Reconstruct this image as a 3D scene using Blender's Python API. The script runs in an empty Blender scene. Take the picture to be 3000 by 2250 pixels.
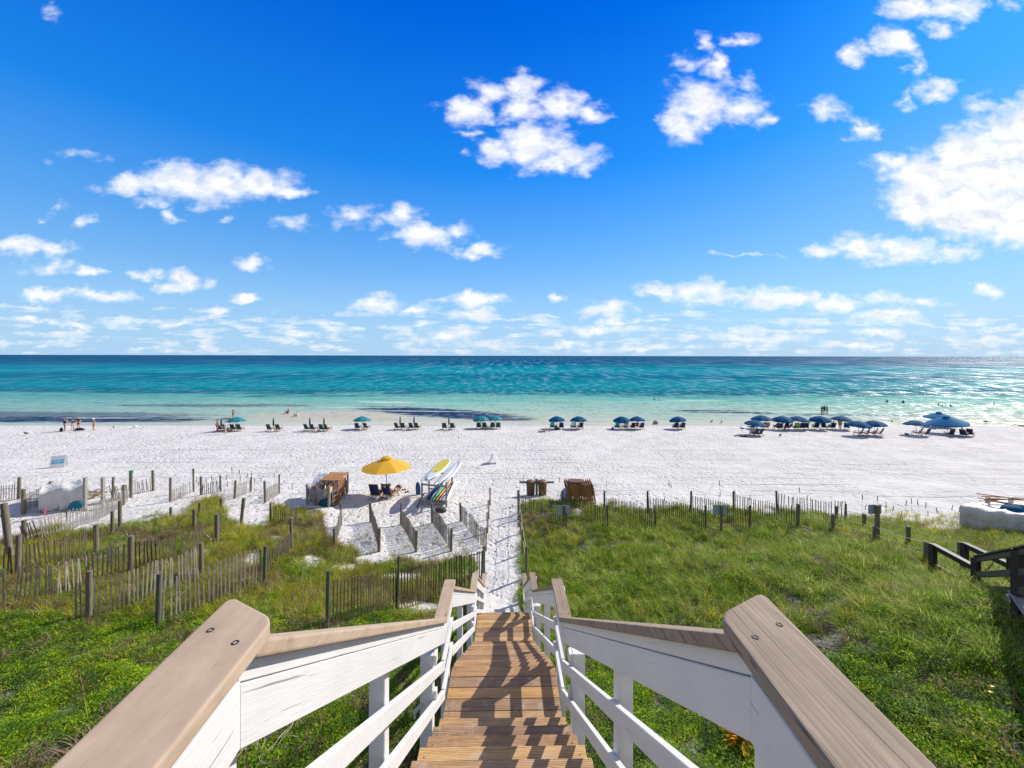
import bpy, bmesh, math, random
import numpy as np
from mathutils import Vector, Matrix, Euler
random.seed(7); rng = np.random.default_rng(7)
SC = bpy.context.scene
COL = SC.collection
R = math.radians
CAMZ = 10.2; F = 1163.0; CX = 1500.0; CY = 1042.0

# ------------------------------------------------------------------ noise
_perm = np.random.default_rng(3).random((256, 256))
def vnoise(x, y, s=1.0, o=0):
    x = np.asarray(x, float)*s + 17.3*o; y = np.asarray(y, float)*s + 9.1*o
    xi = np.floor(x).astype(int); yi = np.floor(y).astype(int)
    fx = x-xi; fy = y-yi; fx = fx*fx*(3-2*fx); fy = fy*fy*(3-2*fy)
    g = lambda a, b: _perm[a % 256, b % 256]
    return (g(xi, yi)*(1-fx)+g(xi+1, yi)*fx)*(1-fy)+(g(xi, yi+1)*(1-fx)+g(xi+1, yi+1)*fx)*fy
def fbm(x, y, s=1.0, n=3, o=0):
    t = 0; a = 1; w = 0
    for k in range(n):
        t = t+a*vnoise(x, y, s*2**k, o+k*3); w += a; a *= .5
    return t/w

# ------------------------------------------------------------------ terrain
CP = np.array([
 (0,-3,4.4),(0,2,4.0),(0,5,3.5),(0,8,2.9),(0,10.5,2.25),(-.2,12.6,1.8),(-.2,14,1.55),(-.3,16,1.35),(-.6,20,1.15),(-1,25,.95),(0,30,.7),
 (-4,-3,4.2),(-9,-3,4.2),(-4,3,3.8),(-10,4,3.7),(-3,8,3.1),(-6,7,3.4),(-10,8,3.1),(-4.7,10.4,2.9),(-9,10.8,2.8),(-14,9,3.1),(-18,12,3.0),
 (-12.8,13.3,2.6),(-15.5,15,2.6),(-8.3,13.6,2.4),(-10.7,13.8,2.4),(-8.7,15.8,2.35),(-3.3,11.2,2.6),(-2,14,1.75),(-4,15,1.75),(-6,16,1.6),
 (-6,19,1.2),(-3,19,1.15),(-2,22,1.1),(-6,23,1.1),(-9,22,1.2),(-9,19,1.45),(-8,26,1.0),(-12,18,2.2),(-15,19,2.1),(-19,20,1.8),(-22,17,2.2),
 (-12,22,1.5),(-16,24,1.3),(-24,23,1.1),(-30,24,1.1),(-20,27,1.0),(-12,28,.9),(-30,15,2.6),(-26,28,.95),
 (4,-3,4.4),(9,-3,4.5),(4,3,4.0),(9,4,4.1),(3,7,3.4),(7,8,3.8),(11,9,4.7),(14,7,5.3),(9,6,4.9),(2,11,2.5),(5,12,2.8),(9,13,2.9),(13,12,3.8),(16,10,4.8),(2,15,1.9),(5,17,2.1),
 (9.5,18.3,2.05),(13.5,13.6,3.0),(15.8,17,2.3),(16,15.8,2.6),(2.5,19.2,1.8),(6,20,1.8),(11,20,1.75),(17,19,1.9),(2,22,1.4),(7,22.5,1.35),(13,23,1.3),
 (19,22,1.35),(23,20,1.5),(28,19,1.6),(22,15,2.4),(5,27,.9),(15,28,.9),(25,27,1.0),(35,24,1.1)], float)
def base_beach(Y):
    return np.interp(Y, [-10, 20, 30, 36, 46, 54, 58.5, 62, 75, 110, 400, 3000], [1.6, 1.2, .75, .5, .32, .18, 0.0, -.35, -1.0, -2.5, -4, -5])
def H(X, Y, detail=True):
    X = np.asarray(X, float); Y = np.asarray(Y, float)
    sh = X.shape; x = X.ravel(); y = Y.ravel()
    xc = np.clip(x, -36, 36); yc = np.clip(y, -4, 31)
    num = np.zeros_like(x); den = np.zeros_like(x)
    for (cx, cy, cz) in CP:
        s = .9+.055*abs(cy)+.03*abs(cx)
        w = np.exp(-((xc-cx)**2+(yc-cy)**2)/(2*s*s))+1e-3/((xc-cx)**2+(yc-cy)**2+1)**2
        num += w*cz; den += w
    z = num/den
    t = np.clip((y-25)/8, 0, 1); t = t*t*(3-2*t)
    shore = 0.015*x+1.1*(fbm(x, y*0, .045, 2, 5)-.5)+1.0*(vnoise(x, y*0, .012, 2)-.5)
    shore = np.clip(shore, -6, 6)
    z = z*(1-t)+base_beach(y-shore*np.clip((y-40)/15, 0, 1))*t
    if detail:
        d = np.clip((30-y)/10, 0, 1)
        z = z+d*(.42*(fbm(x, y, .35, 3, 1)-.5)*np.clip(np.abs(x+.4)/2.5, .15, 1)+.10*(fbm(x, y, 1.7, 2, 8)-.5))
        b = np.clip((y-22)/6, 0, 1)*np.clip((57-y)/6, 0, 1)
        z = z+b*.10*(fbm(x, y, .5, 3, 4)-.5)
    return z.reshape(sh)
_ys = np.concatenate([np.arange(2, 32, .05), np.arange(32, 130, .15)])
def at(px, py, lift=0.0):
    """where the line of sight through a photo pixel meets the ground"""
    dx = (px-CX)/F; dz = (py-CY)/F
    zz = CAMZ-dz*_ys; hh = H(dx*_ys, _ys)
    hh = np.maximum(hh, 0.0)
    k = np.argmax(zz <= hh+lift)
    a = _ys[k]
    return Vector((dx*a, a, float(hh[k])))
def gz(x, y): return float(H(np.array([x]), np.array([y]))[0])
def sc_at(p): return F/p.y

# ------------------------------------------------------------------ materials
MAT = {}
def mat(name, col, rough=.7, noise=None, scale=8, bump=0.0, bscale=40, metal=0, spec=.5, stretch=None, trans=0.0, sheen=0):
    if name in MAT: return MAT[name]
    m = bpy.data.materials.new(name); m.use_nodes = True; MAT[name] = m
    nt = m.node_tree; N = nt.nodes; L = nt.links; b = N['Principled BSDF']
    b.inputs['Roughness'].default_value = rough; b.inputs['Metallic'].default_value = metal
    b.inputs['Specular IOR Level'].default_value = spec
    tc = N.new('ShaderNodeTexCoord'); vec = tc.outputs['Object']
    if stretch:
        mp = N.new('ShaderNodeMapping'); mp.inputs['Scale'].default_value = stretch
        L.new(vec, mp.inputs['Vector']); vec = mp.outputs[0]
    n1 = N.new('ShaderNodeTexNoise'); n1.inputs['Scale'].default_value = scale; n1.inputs['Detail'].default_value = 6
    n1.inputs['Roughness'].default_value = .65
    L.new(vec, n1.inputs['Vector'])
    rp = N.new('ShaderNodeValToRGB'); L.new(n1.outputs['Fac'], rp.inputs['Fac'])
    c2 = noise if noise else tuple(c*.82 for c in col)
    rp.color_ramp.elements[0].position = .3; rp.color_ramp.elements[1].position = .7
    rp.color_ramp.elements[0].color = (*c2, 1); rp.color_ramp.elements[1].color = (*col, 1)
    L.new(rp.outputs[0], b.inputs['Base Color'])
    if bump:
        n2 = N.new('ShaderNodeTexNoise'); n2.inputs['Scale'].default_value = bscale; n2.inputs['Detail'].default_value = 5
        L.new(vec, n2.inputs['Vector'])
        bp = N.new('ShaderNodeBump'); bp.inputs['Strength'].default_value = bump; bp.inputs['Distance'].default_value = .01 if bump < 1 else .12
        L.new(n2.outputs['Fac'], bp.inputs['Height']); L.new(bp.outputs[0], b.inputs['Normal'])
    if trans:
        tr = N.new('ShaderNodeBsdfTranslucent'); L.new(rp.outputs[0], tr.inputs['Color'])
        mx = N.new('ShaderNodeMixShader'); mx.inputs[0].default_value = trans
        L.new(b.outputs[0], mx.inputs[1]); L.new(tr.outputs[0], mx.inputs[2]); L.new(mx.outputs[0], N['Material Output'].inputs['Surface'])
    return m

mat('white_paint', (.70, .69, .675), .42, (.62, .61, .595), 3.5, .25, 30, stretch=(4, .8, 4))
def aged(name, base, dark, rot=0.0, crack=(.22, .20, .18), along=1.0, across=34, thr=(.66, .70), rough=.5, amt=.8, blotch=3.0, fine=.25, mask=(.42, .60)):
    """boards that run along local Y (turned by rot about X): blotches, fine grain and long cracks in the grain direction"""
    m = bpy.data.materials.new(name); m.use_nodes = True; MAT[name] = m; nt = m.node_tree; N = nt.nodes; L = nt.links; b = N['Principled BSDF']; b.inputs['Roughness'].default_value = rough; b.inputs['Specular IOR Level'].default_value = .3
    tc = N.new('ShaderNodeTexCoord'); r0 = N.new('ShaderNodeMapping'); r0.inputs['Rotation'].default_value = (rot, 0, 0); L.new(tc.outputs['Object'], r0.inputs['Vector'])
    def nz(sc, det, ro, off=0):
        mp = N.new('ShaderNodeMapping'); mp.inputs['Scale'].default_value = sc; mp.inputs['Location'].default_value = (off, off*1.7, off*.3); L.new(r0.outputs[0], mp.inputs['Vector'])
        n = N.new('ShaderNodeTexNoise'); n.inputs['Scale'].default_value = 1; n.inputs['Detail'].default_value = det; n.inputs['Roughness'].default_value = ro; L.new(mp.outputs[0], n.inputs['Vector']); return n.outputs['Fac']
    def mr(v, a, c, d=0, e=1):
        n = N.new('ShaderNodeMapRange'); n.inputs['From Min'].default_value = a; n.inputs['From Max'].default_value = c; n.inputs['To Min'].default_value = d; n.inputs['To Max'].default_value = e; L.new(v, n.inputs['Value']); return n.outputs[0]
    def mx(f, A, B, bt='MIX'):
        n = N.new('ShaderNodeMix'); n.data_type = 'RGBA'; n.blend_type = bt; L.new(f, n.inputs['Factor'])
        for s, k in ((A, 'A'), (B, 'B')):
            if isinstance(s, tuple): n.inputs[k].default_value = (*s, 1)
            else: L.new(s, n.inputs[k])
        return n.outputs['Result']
    c = mx(mr(nz((blotch, blotch*.6, blotch), 6, .65), .32, .68), dark, base)
    c = mx(mr(nz((across*2.2, 3, across*2.2), 3, .6, 5), .35, .7, fine, 0), c, tuple(x*.62 for x in dark))
    ck = nz((across, along, across), 4, .6, 9); n2 = N.new('ShaderNodeMath'); n2.operation = 'MULTIPLY'; L.new(mr(ck, thr[0], thr[1]), n2.inputs[0]); L.new(mr(nz((2.2, 1.1, 2.2), 3, .5, 3), mask[0], mask[1]), n2.inputs[1])
    n3 = N.new('ShaderNodeMath'); n3.operation = 'MULTIPLY'; L.new(n2.outputs[0], n3.inputs[0]); n3.inputs[1].default_value = amt
    c = mx(n3.outputs[0], c, crack); L.new(c, b.inputs['Base Color'])
    ad = N.new('ShaderNodeMath'); ad.operation = 'MULTIPLY_ADD'; L.new(n3.outputs[0], ad.inputs[0]); ad.inputs[1].default_value = -1.5; L.new(nz((across, 5, across), 5, .65, 2), ad.inputs[2])
    bp = N.new('ShaderNodeBump'); bp.inputs['Strength'].default_value = .35; bp.inputs['Distance'].default_value = .004; L.new(ad.outputs[0], bp.inputs['Height']); L.new(bp.outputs[0], b.inputs['Normal'])
aged('paint_level', (.69, .68, .665), (.61, .60, .585), 0, across=85, thr=(.64, .67), fine=.10, mask=(.46, .56))
aged('paint_slope', (.69, .68, .665), (.61, .60, .585), math.atan(.646), across=85, thr=(.63, .66), fine=.10, mask=(.46, .56))
aged('cap_grain', (.39, .30, .22), (.28, .215, .155), 0, (.09, .07, .055), .55, 72, (.575, .62), .85, .9, 7, .65, (.34, .44))
aged('cap_blotch', (.49, .375, .27), (.37, .275, .195), 0, (.25, .17, .12), 7, 16, (.58, .70), .8, .55, 10, .22)
mat('cap_wood', (.36, .265, .19), .8, (.25, .185, .135), 6, .5, 26, spec=.2, stretch=(9, .9, 2))
mat('cap_smooth', (.46, .34, .245), .75, (.36, .265, .19), 9, .25, 60, spec=.2)
mat('post_wood', (.23, .20, .15), .85, (.12, .10, .075), 4, .6, 18, spec=.15, stretch=(6, 6, .8))
mat('post_green', (.15, .16, .12), .85, (.07, .075, .06), 4, .6, 18, spec=.15, stretch=(6, 6, .8))
mat('slat_wood', (.35, .32, .28), .85, (.16, .14, .115), 3, .4, 20, spec=.1)
mat('slat_dark', (.16, .13, .09), .85, (.07, .06, .045), 3, .4, 20, spec=.1)
mat('wire', (.12, .11, .10), .6, metal=.6)
mat('rope', (.62, .56, .44), .9)
mat('screw', (.05, .045, .04), .5, metal=.5)
mat('oak', (.42, .22, .075), .55, (.28, .13, .04), 14, .2, 30)
mat('oak_dark', (.22, .105, .04), .6, (.12, .055, .025), 14, .2, 30)
mat('teal', (.004, .085, .10), .75, (.003, .06, .075), trans=.12)
mat('teal_canopy', (.006, .24, .32), .7, (.005, .20, .27), trans=.25)
mat('navy', (.006, .028, .13), .75, (.004, .016, .08), trans=.1)
mat('blue_canopy', (.003, .10, .23), .8, (.002, .08, .19), trans=.15, spec=.1)
mat('light_blue_canopy', (.015, .19, .38), .8, (.012, .16, .33), trans=.15, spec=.1)
mat('yellow_canopy', (.80, .47, .03), .65, (.76, .43, .025), 5, trans=.32)
mat('black', (.015, .015, .018), .7)
mat('pole_grey', (.25, .25, .26), .4, metal=.5)
mat('pole_wood', (.50, .40, .26), .6)
mat('tarp_white', (.60, .58, .54), .6, (.46, .45, .42), 2.2, 1.0, 2.6)
mat('tarp_grey', (.34, .35, .37), .5, (.22, .23, .26), 3, 1.0, 3)
mat('tarp_cream', (.55, .49, .36), .6, (.42, .37, .28), 3, 1.0, 3)
mat('sign_grey', (.36, .44, .48), .5, (.31, .39, .43), 3)
mat('dark_stain', (.035, .026, .024), .6, (.02, .015, .014), 6, .3, 30, spec=.35, stretch=(1, 1, 6))
mat('plank_grey', (.35, .33, .30), .8, (.22, .20, .18), 6, .4, 20, stretch=(1, 6, 1))
mat('barrel', (.16, .085, .035), .7, (.10, .05, .02), 6, .3, 20)
mat('board_white', (.75, .76, .78), .25, (.70, .71, .74), 2)
mat('sign_white', (.82, .83, .83), .4, (.80, .81, .81), 2, trans=.6)
mat('board_yellow', (.75, .62, .02), .4)
mat('board_orange', (.75, .20, .03), .35)
mat('board_green', (.05, .45, .18), .35)
mat('board_blue', (.01, .09, .33), .4)
mat('board_grey', (.30, .32, .36), .4)
mat('print_blue', (.06, .42, .62), .5)
mat('pink', (.75, .12, .25), .6)
mat('bright_green', (.01, .30, .14), .5)
mat('towel_white', (.72, .72, .70), .9)
mat('towel_turq', (.05, .42, .48), .9)
mat('towel_orange', (.60, .17, .03), .9)
mat('towel_green', (.25, .55, .05), .9)
mat('towel_purple', (.13, .05, .20), .9)
mat('bird_grey', (.28, .27, .26), .8); mat('bird_white', (.72, .72, .72), .8); mat('bird_dark', (.05, .045, .04), .8)
for i, c in enumerate([(.48, .27, .18), (.32, .15, .085), (.60, .36, .25), (.20, .09, .05)]): mat('skin_%d' % i, c, .55)
mat('hair_dark', (.03, .018, .012), .6); mat('hair_blond', (.38, .26, .12), .6)
mat('cloth_black', (.012, .012, .015), .85); mat('cloth_blue', (.02, .07, .22), .85); mat('cloth_lightblue', (.35, .52, .72), .85)
mat('cloth_red', (.42, .03, .06), .85); mat('cloth_white', (.75, .75, .74), .85); mat('cloth_brown', (.10, .06, .045), .85)
mat('cloth_charcoal', (.05, .05, .05), .85); mat('cloth_pink', (.65, .30, .33), .85)
mat('hat_navy', (.01, .03, .11), .85)

# ------------------------------------------------------------------ mesh builder
class MB:
    def __init__(s): s.v = []; s.f = []; s.sm = []
    def add(s, vs, fs, smooth=False):
        o = len(s.v); s.v += [tuple(v) for v in vs]; s.f += [tuple(o+i for i in f) for f in fs]; s.sm += [smooth]*len(fs); return s
    def box(s, c, d, rot=None):
        c = Vector(c); M = rot.to_matrix() if rot is not None and hasattr(rot, 'to_matrix') else (rot or Matrix.Identity(3))
        vs = [c+M@Vector((x*d[0]/2, y*d[1]/2, z*d[2]/2)) for z in (-1, 1) for y in (-1, 1) for x in (-1, 1)]
        return s.add(vs, [(0, 2, 3, 1), (4, 5, 7, 6), (0, 1, 5, 4), (2, 6, 7, 3), (0, 4, 6, 2), (1, 3, 7, 5)])
    def bar(s, a, b, w, h, up=(0, 0, 1), bev=0):
        """rectangular bar from a to b, w across, h along 'up'"""
        a = Vector(a); b = Vector(b); d = (b-a).normalized(); up = Vector(up)
        x = d.cross(up); 
        if x.length < 1e-4: x = Vector((1, 0, 0))
        x.normalize(); u = x.cross(d).normalized()
        if bev:
            prof = [(-w/2+bev, -h/2), (w/2-bev, -h/2), (w/2, -h/2+bev), (w/2, h/2-bev), (w/2-bev, h/2), (-w/2+bev, h/2), (-w/2, h/2-bev), (-w/2, -h/2+bev)]
        else: prof = [(-w/2, -h/2), (w/2, -h/2), (w/2, h/2), (-w/2, h/2)]
        n = len(prof); vs = [p+x*i+u*j for p in (a, b) for i, j in prof]
        fs = [(i, (i+1) % n, n+(i+1) % n, n+i) for i in range(n)]+[tuple(range(n))[::-1], tuple(range(n, 2*n))]
        return s.add(vs, fs)
    def cyl(s, a, b, r0, r1=None, n=10, caps=True):
        a = Vector(a); b = Vector(b); r1 = r0 if r1 is None else r1; d = (b-a).normalized()
        x = d.orthogonal().normalized(); y = d.cross(x)
        vs = [p+(x*math.cos(2*math.pi*i/n)+y*math.sin(2*math.pi*i/n))*r for p, r in ((a, r0), (b, r1)) for i in range(n)]
        s.add(vs, [(i, (i+1) % n, n+(i+1) % n, n+i) for i in range(n)], n > 6)
        if caps: s.add(vs, [tuple(range(n))[::-1], tuple(range(n, 2*n))])
        return s
    def tube(s, pts, r, n=5):
        for i in range(len(pts)-1): s.cyl(pts[i], pts[i+1], r if not isinstance(r, list) else r[i], r if not isinstance(r, list) else r[i+1], n, caps=False)
        return s
    def lathe(s, prof, n=16, c=(0, 0, 0), smooth=True):
        vs = []; fs = []
        for r, z in prof:
            for i in range(n): vs.append((c[0]+r*math.cos(2*math.pi*i/n), c[1]+r*math.sin(2*math.pi*i/n), c[2]+z))
        for k in range(len(prof)-1):
            for i in range(n): fs.append((k*n+i, k*n+(i+1) % n, (k+1)*n+(i+1) % n, (k+1)*n+i))
        return s.add(vs, fs, smooth)
    def ball(s, c, r, n=10, m=6, sc=(1, 1, 1), rot=None):
        c = Vector(c); vs = []; fs = []
        M = rot.to_matrix() if rot else Matrix.Identity(3)
        for j in range(m+1):
            t = math.pi*j/m
            for i in range(n):
                p = 2*math.pi*i/n
                vs.append(c+M@Vector((r*sc[0]*math.sin(t)*math.cos(p), r*sc[1]*math.sin(t)*math.sin(p), r*sc[2]*math.cos(t))))
        for j in range(m):
            for i in range(n): fs.append((j*n+i, (j+1)*n+i, (j+1)*n+(i+1) % n, j*n+(i+1) % n))
        return s.add(vs, fs, True)
    def build(s, name, m, parent=None, origin=None, mods=()):
        me = bpy.data.meshes.new(name)
        vs = s.v
        if origin is not None: vs = [(v[0]-origin[0], v[1]-origin[1], v[2]-origin[2]) for v in vs]
        me.from_pydata(vs, [], s.f); me.polygons.foreach_set('use_smooth', s.sm); me.update()
        o = bpy.data.objects.new(name, me); COL.objects.link(o)
        ml = m if isinstance(m, (list, tuple)) else [m]
        for q in ml: me.materials.append(MAT[q] if isinstance(q, str) else q)
        if parent is not None: o.parent = parent
        elif origin is not None: o.location = origin
        return o
def tag(o, label=None, cat=None, group=None, kind=None):
    if label: o['label'] = label
    if cat: o['category'] = cat
    if group: o['group'] = group
    if kind: o['kind'] = kind
    return o
def thing(name, loc, label, cat, group=None, rz=0):
    o = bpy.data.objects.new(name, None); COL.objects.link(o); o.location = loc; o.rotation_euler = (0, 0, rz)
    return tag(o, label, cat, group)
def copy_tree(o, parent=None):
    c = o.copy(); COL.objects.link(c); c.parent = parent
    for ch in list(o.children): copy_tree(ch, c)
    return c
# ------------------------------------------------------------------ camera, sun
cam = bpy.data.objects.new('camera', bpy.data.cameras.new('camera')); COL.objects.link(cam); SC.camera = cam
cam.location = (0, 0, CAMZ); cam.rotation_euler = (R(90), R(-0.12), 0)
cam.data.sensor_width = 36; cam.data.lens = 36*F/3000; cam.data.clip_start = .05; cam.data.clip_end = 60000
cam.data.shift_y = -(1125-CY)/3000
SUN_AZ = R(54.5); SUN_EL = R(36)      # azimuth to the right of straight ahead
sd = Vector((math.sin(SUN_AZ)*math.cos(SUN_EL), math.cos(SUN_AZ)*math.cos(SUN_EL), math.sin(SUN_EL)))
sun = bpy.data.objects.new('sun', bpy.data.lights.new('sun', 'SUN')); COL.objects.link(sun)
sun.data.energy = 4.9; sun.data.angle = R(.53); sun.data.color = (1, .94, .85)
sun.rotation_euler = sd.to_track_quat('Z', 'Y').to_euler()
SC.view_settings.view_transform = 'Standard'; SC.view_settings.look = 'None'
SC.view_settings.exposure = 0.335; SC.view_settings.gamma = 1
SC.cycles.max_bounces = 6; SC.cycles.diffuse_bounces = 3; SC.cycles.glossy_bounces = 2; SC.cycles.transmission_bounces = 4
SC.cycles.sample_clamp_indirect = 4; SC.cycles.use_denoising = True

# ------------------------------------------------------------------ world: sky with cumulus
W = bpy.data.worlds.new('World'); SC.world = W; W.use_nodes = True
nt = W.node_tree; N = nt.nodes; L = nt.links; N.clear()
out = N.new('ShaderNodeOutputWorld'); bg = N.new('ShaderNodeBackground'); L.new(bg.outputs[0], out.inputs[0])
bg.inputs['Strength'].default_value = .103
sky = N.new('ShaderNodeTexSky'); sky.sky_type = 'NISHITA'; sky.sun_disc = False
sky.sun_elevation = SUN_EL; sky.sun_rotation = SUN_AZ; sky.altitude = 0; sky.air_density = 1.0; sky.dust_density = .35; sky.ozone_density = 3.0
tc = N.new('ShaderNodeTexCoord')
def M(op, a, b=None, c=None, clamp=False):
    n = N.new('ShaderNodeMath'); n.operation = op; n.use_clamp = clamp
    for i, v in enumerate((a, b, c)):
        if v is None: continue
        if isinstance(v, (int, float)): n.inputs[i].default_value = v
        else: L.new(v, n.inputs[i])
    return n.outputs[0]
def VM(op, a, b=None):
    n = N.new('ShaderNodeVectorMath'); n.operation = op
    for i, v in enumerate((a, b)):
        if v is None: continue
        if isinstance(v, (tuple, list)): n.inputs[i].default_value = v
        else: L.new(v, n.inputs[i])
    return n.outputs['Value'] if op in ('LENGTH', 'DOT_PRODUCT') else n.outputs[0]
sep = N.new('ShaderNodeSeparateXYZ'); L.new(tc.outputs['Generated'], sep.inputs[0])
yy = M('MAXIMUM', M('ABSOLUTE', sep.outputs[1]), .02)  # mirrors the clouds behind the camera, unseen, to whiten the fill
u = M('MULTIPLY', M('DIVIDE', sep.outputs[0], yy), 1.163); v = M('MULTIPLY', M('DIVIDE', sep.outputs[2], yy), 1.163)
comb = N.new('ShaderNodeCombineXYZ'); L.new(u, comb.inputs[0]); L.new(v, comb.inputs[1])
q = comb.outputs[0]
# domain warp, finer near the horizon
wn = N.new('ShaderNodeTexNoise'); wn.inputs['Scale'].default_value = 9; wn.inputs['Detail'].default_value = 3; wn.inputs['Roughness'].default_value = .6
L.new(VM('MULTIPLY', q, (1, 1.7, 1)), wn.inputs['Vector'])
warp = VM('MULTIPLY', VM('SUBTRACT', wn.outputs['Color'], (.5, .5, .5)), (.15, .085, 0))
q2 = VM('ADD', q, warp)
B = [(400,543,110,34,1),(530,530,130,58,1),(640,545,150,62,1),(760,540,110,50,1),(850,565,60,24,.9),(440,605,70,22,.6),(515,635,45,18,.75),
(658,643,32,14,.6),(168,605,30,20,.5),(235,650,42,22,.6),(125,650,45,14,.6),(60,728,95,30,1),(170,732,55,28,.9),(270,798,80,20,.9),(150,785,110,24,.55),
(740,772,62,26,.95),(430,808,45,20,.7),(535,822,65,32,1),(500,850,80,18,.7),(612,822,32,22,.6),(140,862,80,24,1),(300,868,95,24,.95),(720,878,60,14,.9),(630,911,55,14,.9),
(855,655,75,28,.7),(1040,635,80,38,.72),(1190,635,65,40,.9),(1230,690,105,42,1),(1335,680,60,28,.7),(1395,736,85,22,.95),
(1370,318,80,52,1),(1440,272,70,46,.85),(1525,262,60,50,1),(1530,318,90,50,.9),(1640,312,90,54,1),(1725,338,60,32,.85),(1460,440,65,44,1),(1560,430,120,76,1),(1690,460,90,46,.9),(1610,478,110,30,.9),
(1380,390,50,14,.5),(1355,450,30,16,.5),(2070,125,32,35,.7),(2160,117,55,22,.75),(2100,185,40,45,.85),(2010,185,50,34,.6),(2050,300,115,80,1),(2010,365,80,60,.95),(2160,310,95,50,.75),(2190,245,45,40,.6),(2230,345,40,26,.7),
(2430,315,75,42,.75),(2530,370,55,32,.8),(2650,290,36,30,.65),(2735,262,75,32,.8),(2860,300,60,34,.6),(2500,158,55,38,.9),(2610,118,70,42,1),(2680,185,42,38,.75),
(2660,15,95,40,.95),(2790,15,90,48,.95),(2760,80,65,40,.8),(2960,8,50,22,.6),(2625,470,85,36,.8),(2720,520,125,85,1.3),(2870,490,150,125,1.6),(3020,440,150,160,1.6),(2700,600,110,64,1.3),(2830,610,160,90,1.6),(2990,620,170,95,1.6),(2800,550,120,90,1.5),
(2400,725,60,32,.8),(2520,722,100,48,1),(2650,732,95,40,.95),(2790,742,90,28,.75),(2200,744,150,7,.5),(1930,852,80,26,.9),(2040,856,110,30,1),(2150,862,90,24,.85),(2290,874,120,34,1),(2430,888,105,28,.95),(2570,872,85,28,.75),(2670,880,110,22,.6),
(1638,866,34,18,.9),(1790,906,105,28,.8),(1790,948,38,16,.85),(2885,853,65,22,.85),(1110,892,85,28,1),(1210,905,70,18,.8),(1285,877,50,15,.65),(1405,872,95,30,.95),(1380,922,85,26,.95),(2600,925,140,22,.9),
(1740,968,150,20,.75),(2230,985,150,20,.8),(2600,975,120,16,.8),(2850,940,110,18,.6),(1310,985,150,24,.65),(900,978,120,16,.65),(520,953,90,15,.8),(70,945,70,12,.8),(215,945,75,14,.8),(90,905,95,12,.6),(148,40,26,34,.34),(240,460,100,20,.36),
(1640,1012,110,12,.7),(1880,1015,120,14,.7),(2500,1010,150,14,.7),(2900,1000,110,14,.75)]
acc = None
for (bx, by, rx, ry, w) in B:
    cx = (bx-CX)/1000; cy = (CY-by)/1000
    d = VM('LENGTH', VM('MULTIPLY', VM('SUBTRACT', q2, (cx, cy, 0)), (1000/(rx*1.30), 1000/(ry*1.34), 0)))
    e = M('MULTIPLY_ADD', d, -w, w)
    acc = e if acc is None else M('MAXIMUM', acc, e)
# low random fair weather cumulus near the horizon
n2 = N.new('ShaderNodeTexNoise'); n2.inputs['Scale'].default_value = 8.0; n2.inputs['Detail'].default_value = 4; n2.inputs['Roughness'].default_value = .55
L.new(VM('MULTIPLY', VM('ADD', q, (3.1, 0, 0)), (1, 5.6, 1)), n2.inputs['Vector'])
band = M('MULTIPLY', M('MULTIPLY_ADD', v, -5.2, 1.62, clamp=True), 1.0)
low = M('SUBTRACT', M('MINIMUM', M('MULTIPLY_ADD', n2.outputs['Fac'], 3.6, -1.62), .42), M('MULTIPLY_ADD', band, -3.0, 3.0))
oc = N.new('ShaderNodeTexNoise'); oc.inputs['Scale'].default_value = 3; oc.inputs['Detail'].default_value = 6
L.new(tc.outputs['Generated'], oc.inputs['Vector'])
oh = M('MULTIPLY_ADD', oc.outputs['Fac'], 2.4, -.45, clamp=True)  # breaks up the added out-of-view clouds
acc = M('MAXIMUM', acc, low)
fn = N.new('ShaderNodeTexNoise'); fn.inputs['Scale'].default_value = 16; fn.inputs['Detail'].default_value = 7; fn.inputs['Roughness'].default_value = .54
L.new(VM('MULTIPLY', q, (1, 1.5, 1)), fn.inputs['Vector'])
dens = M('ADD', acc, M('MULTIPLY_ADD', fn.outputs['Fac'], 1.25, -.71))
ss = N.new('ShaderNodeMapRange'); ss.interpolation_type = 'SMOOTHSTEP'; ss.inputs['From Min'].default_value = .0; ss.inputs['From Max'].default_value = .80
L.new(dens, ss.inputs['Value'])
front = M('GREATER_THAN', M('ABSOLUTE', sep.outputs[1]), .03)
up = M('MULTIPLY_ADD', v, 60, .2, clamp=True)
alpha = M('MULTIPLY', M('MULTIPLY', ss.outputs[0], front), M('MULTIPLY', up, .97))
# grey-blue soft undersides inside the thick part
def lobes(off):
    un = N.new('ShaderNodeTexNoise'); un.inputs['Scale'].default_value = 10; un.inputs['Detail'].default_value = 5; un.inputs['Roughness'].default_value = .6
    L.new(VM('ADD', VM('MULTIPLY', q2, (1, 1.5, 1)), off), un.inputs['Vector']); return un.outputs['Fac']
rel = M('SUBTRACT', lobes((7.012, 3.045, 0)), lobes((7, 3, 0)))
thick = N.new('ShaderNodeMapRange'); thick.inputs['From Min'].default_value = .25; thick.inputs['From Max'].default_value = .9; L.new(dens, thick.inputs['Value'])
shade = M('MULTIPLY', M('MULTIPLY_ADD', rel, 4.2, .30, clamp=True), M('MULTIPLY_ADD', thick.outputs[0], .62, .12))
cc = N.new('ShaderNodeMix'); cc.data_type = 'RGBA'; L.new(shade, cc.inputs['Factor'])
cc.inputs['A'].default_value = (8.3, 8.3, 8.4, 1); cc.inputs['B'].default_value = (4.9, 5.5, 6.7, 1)
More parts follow.
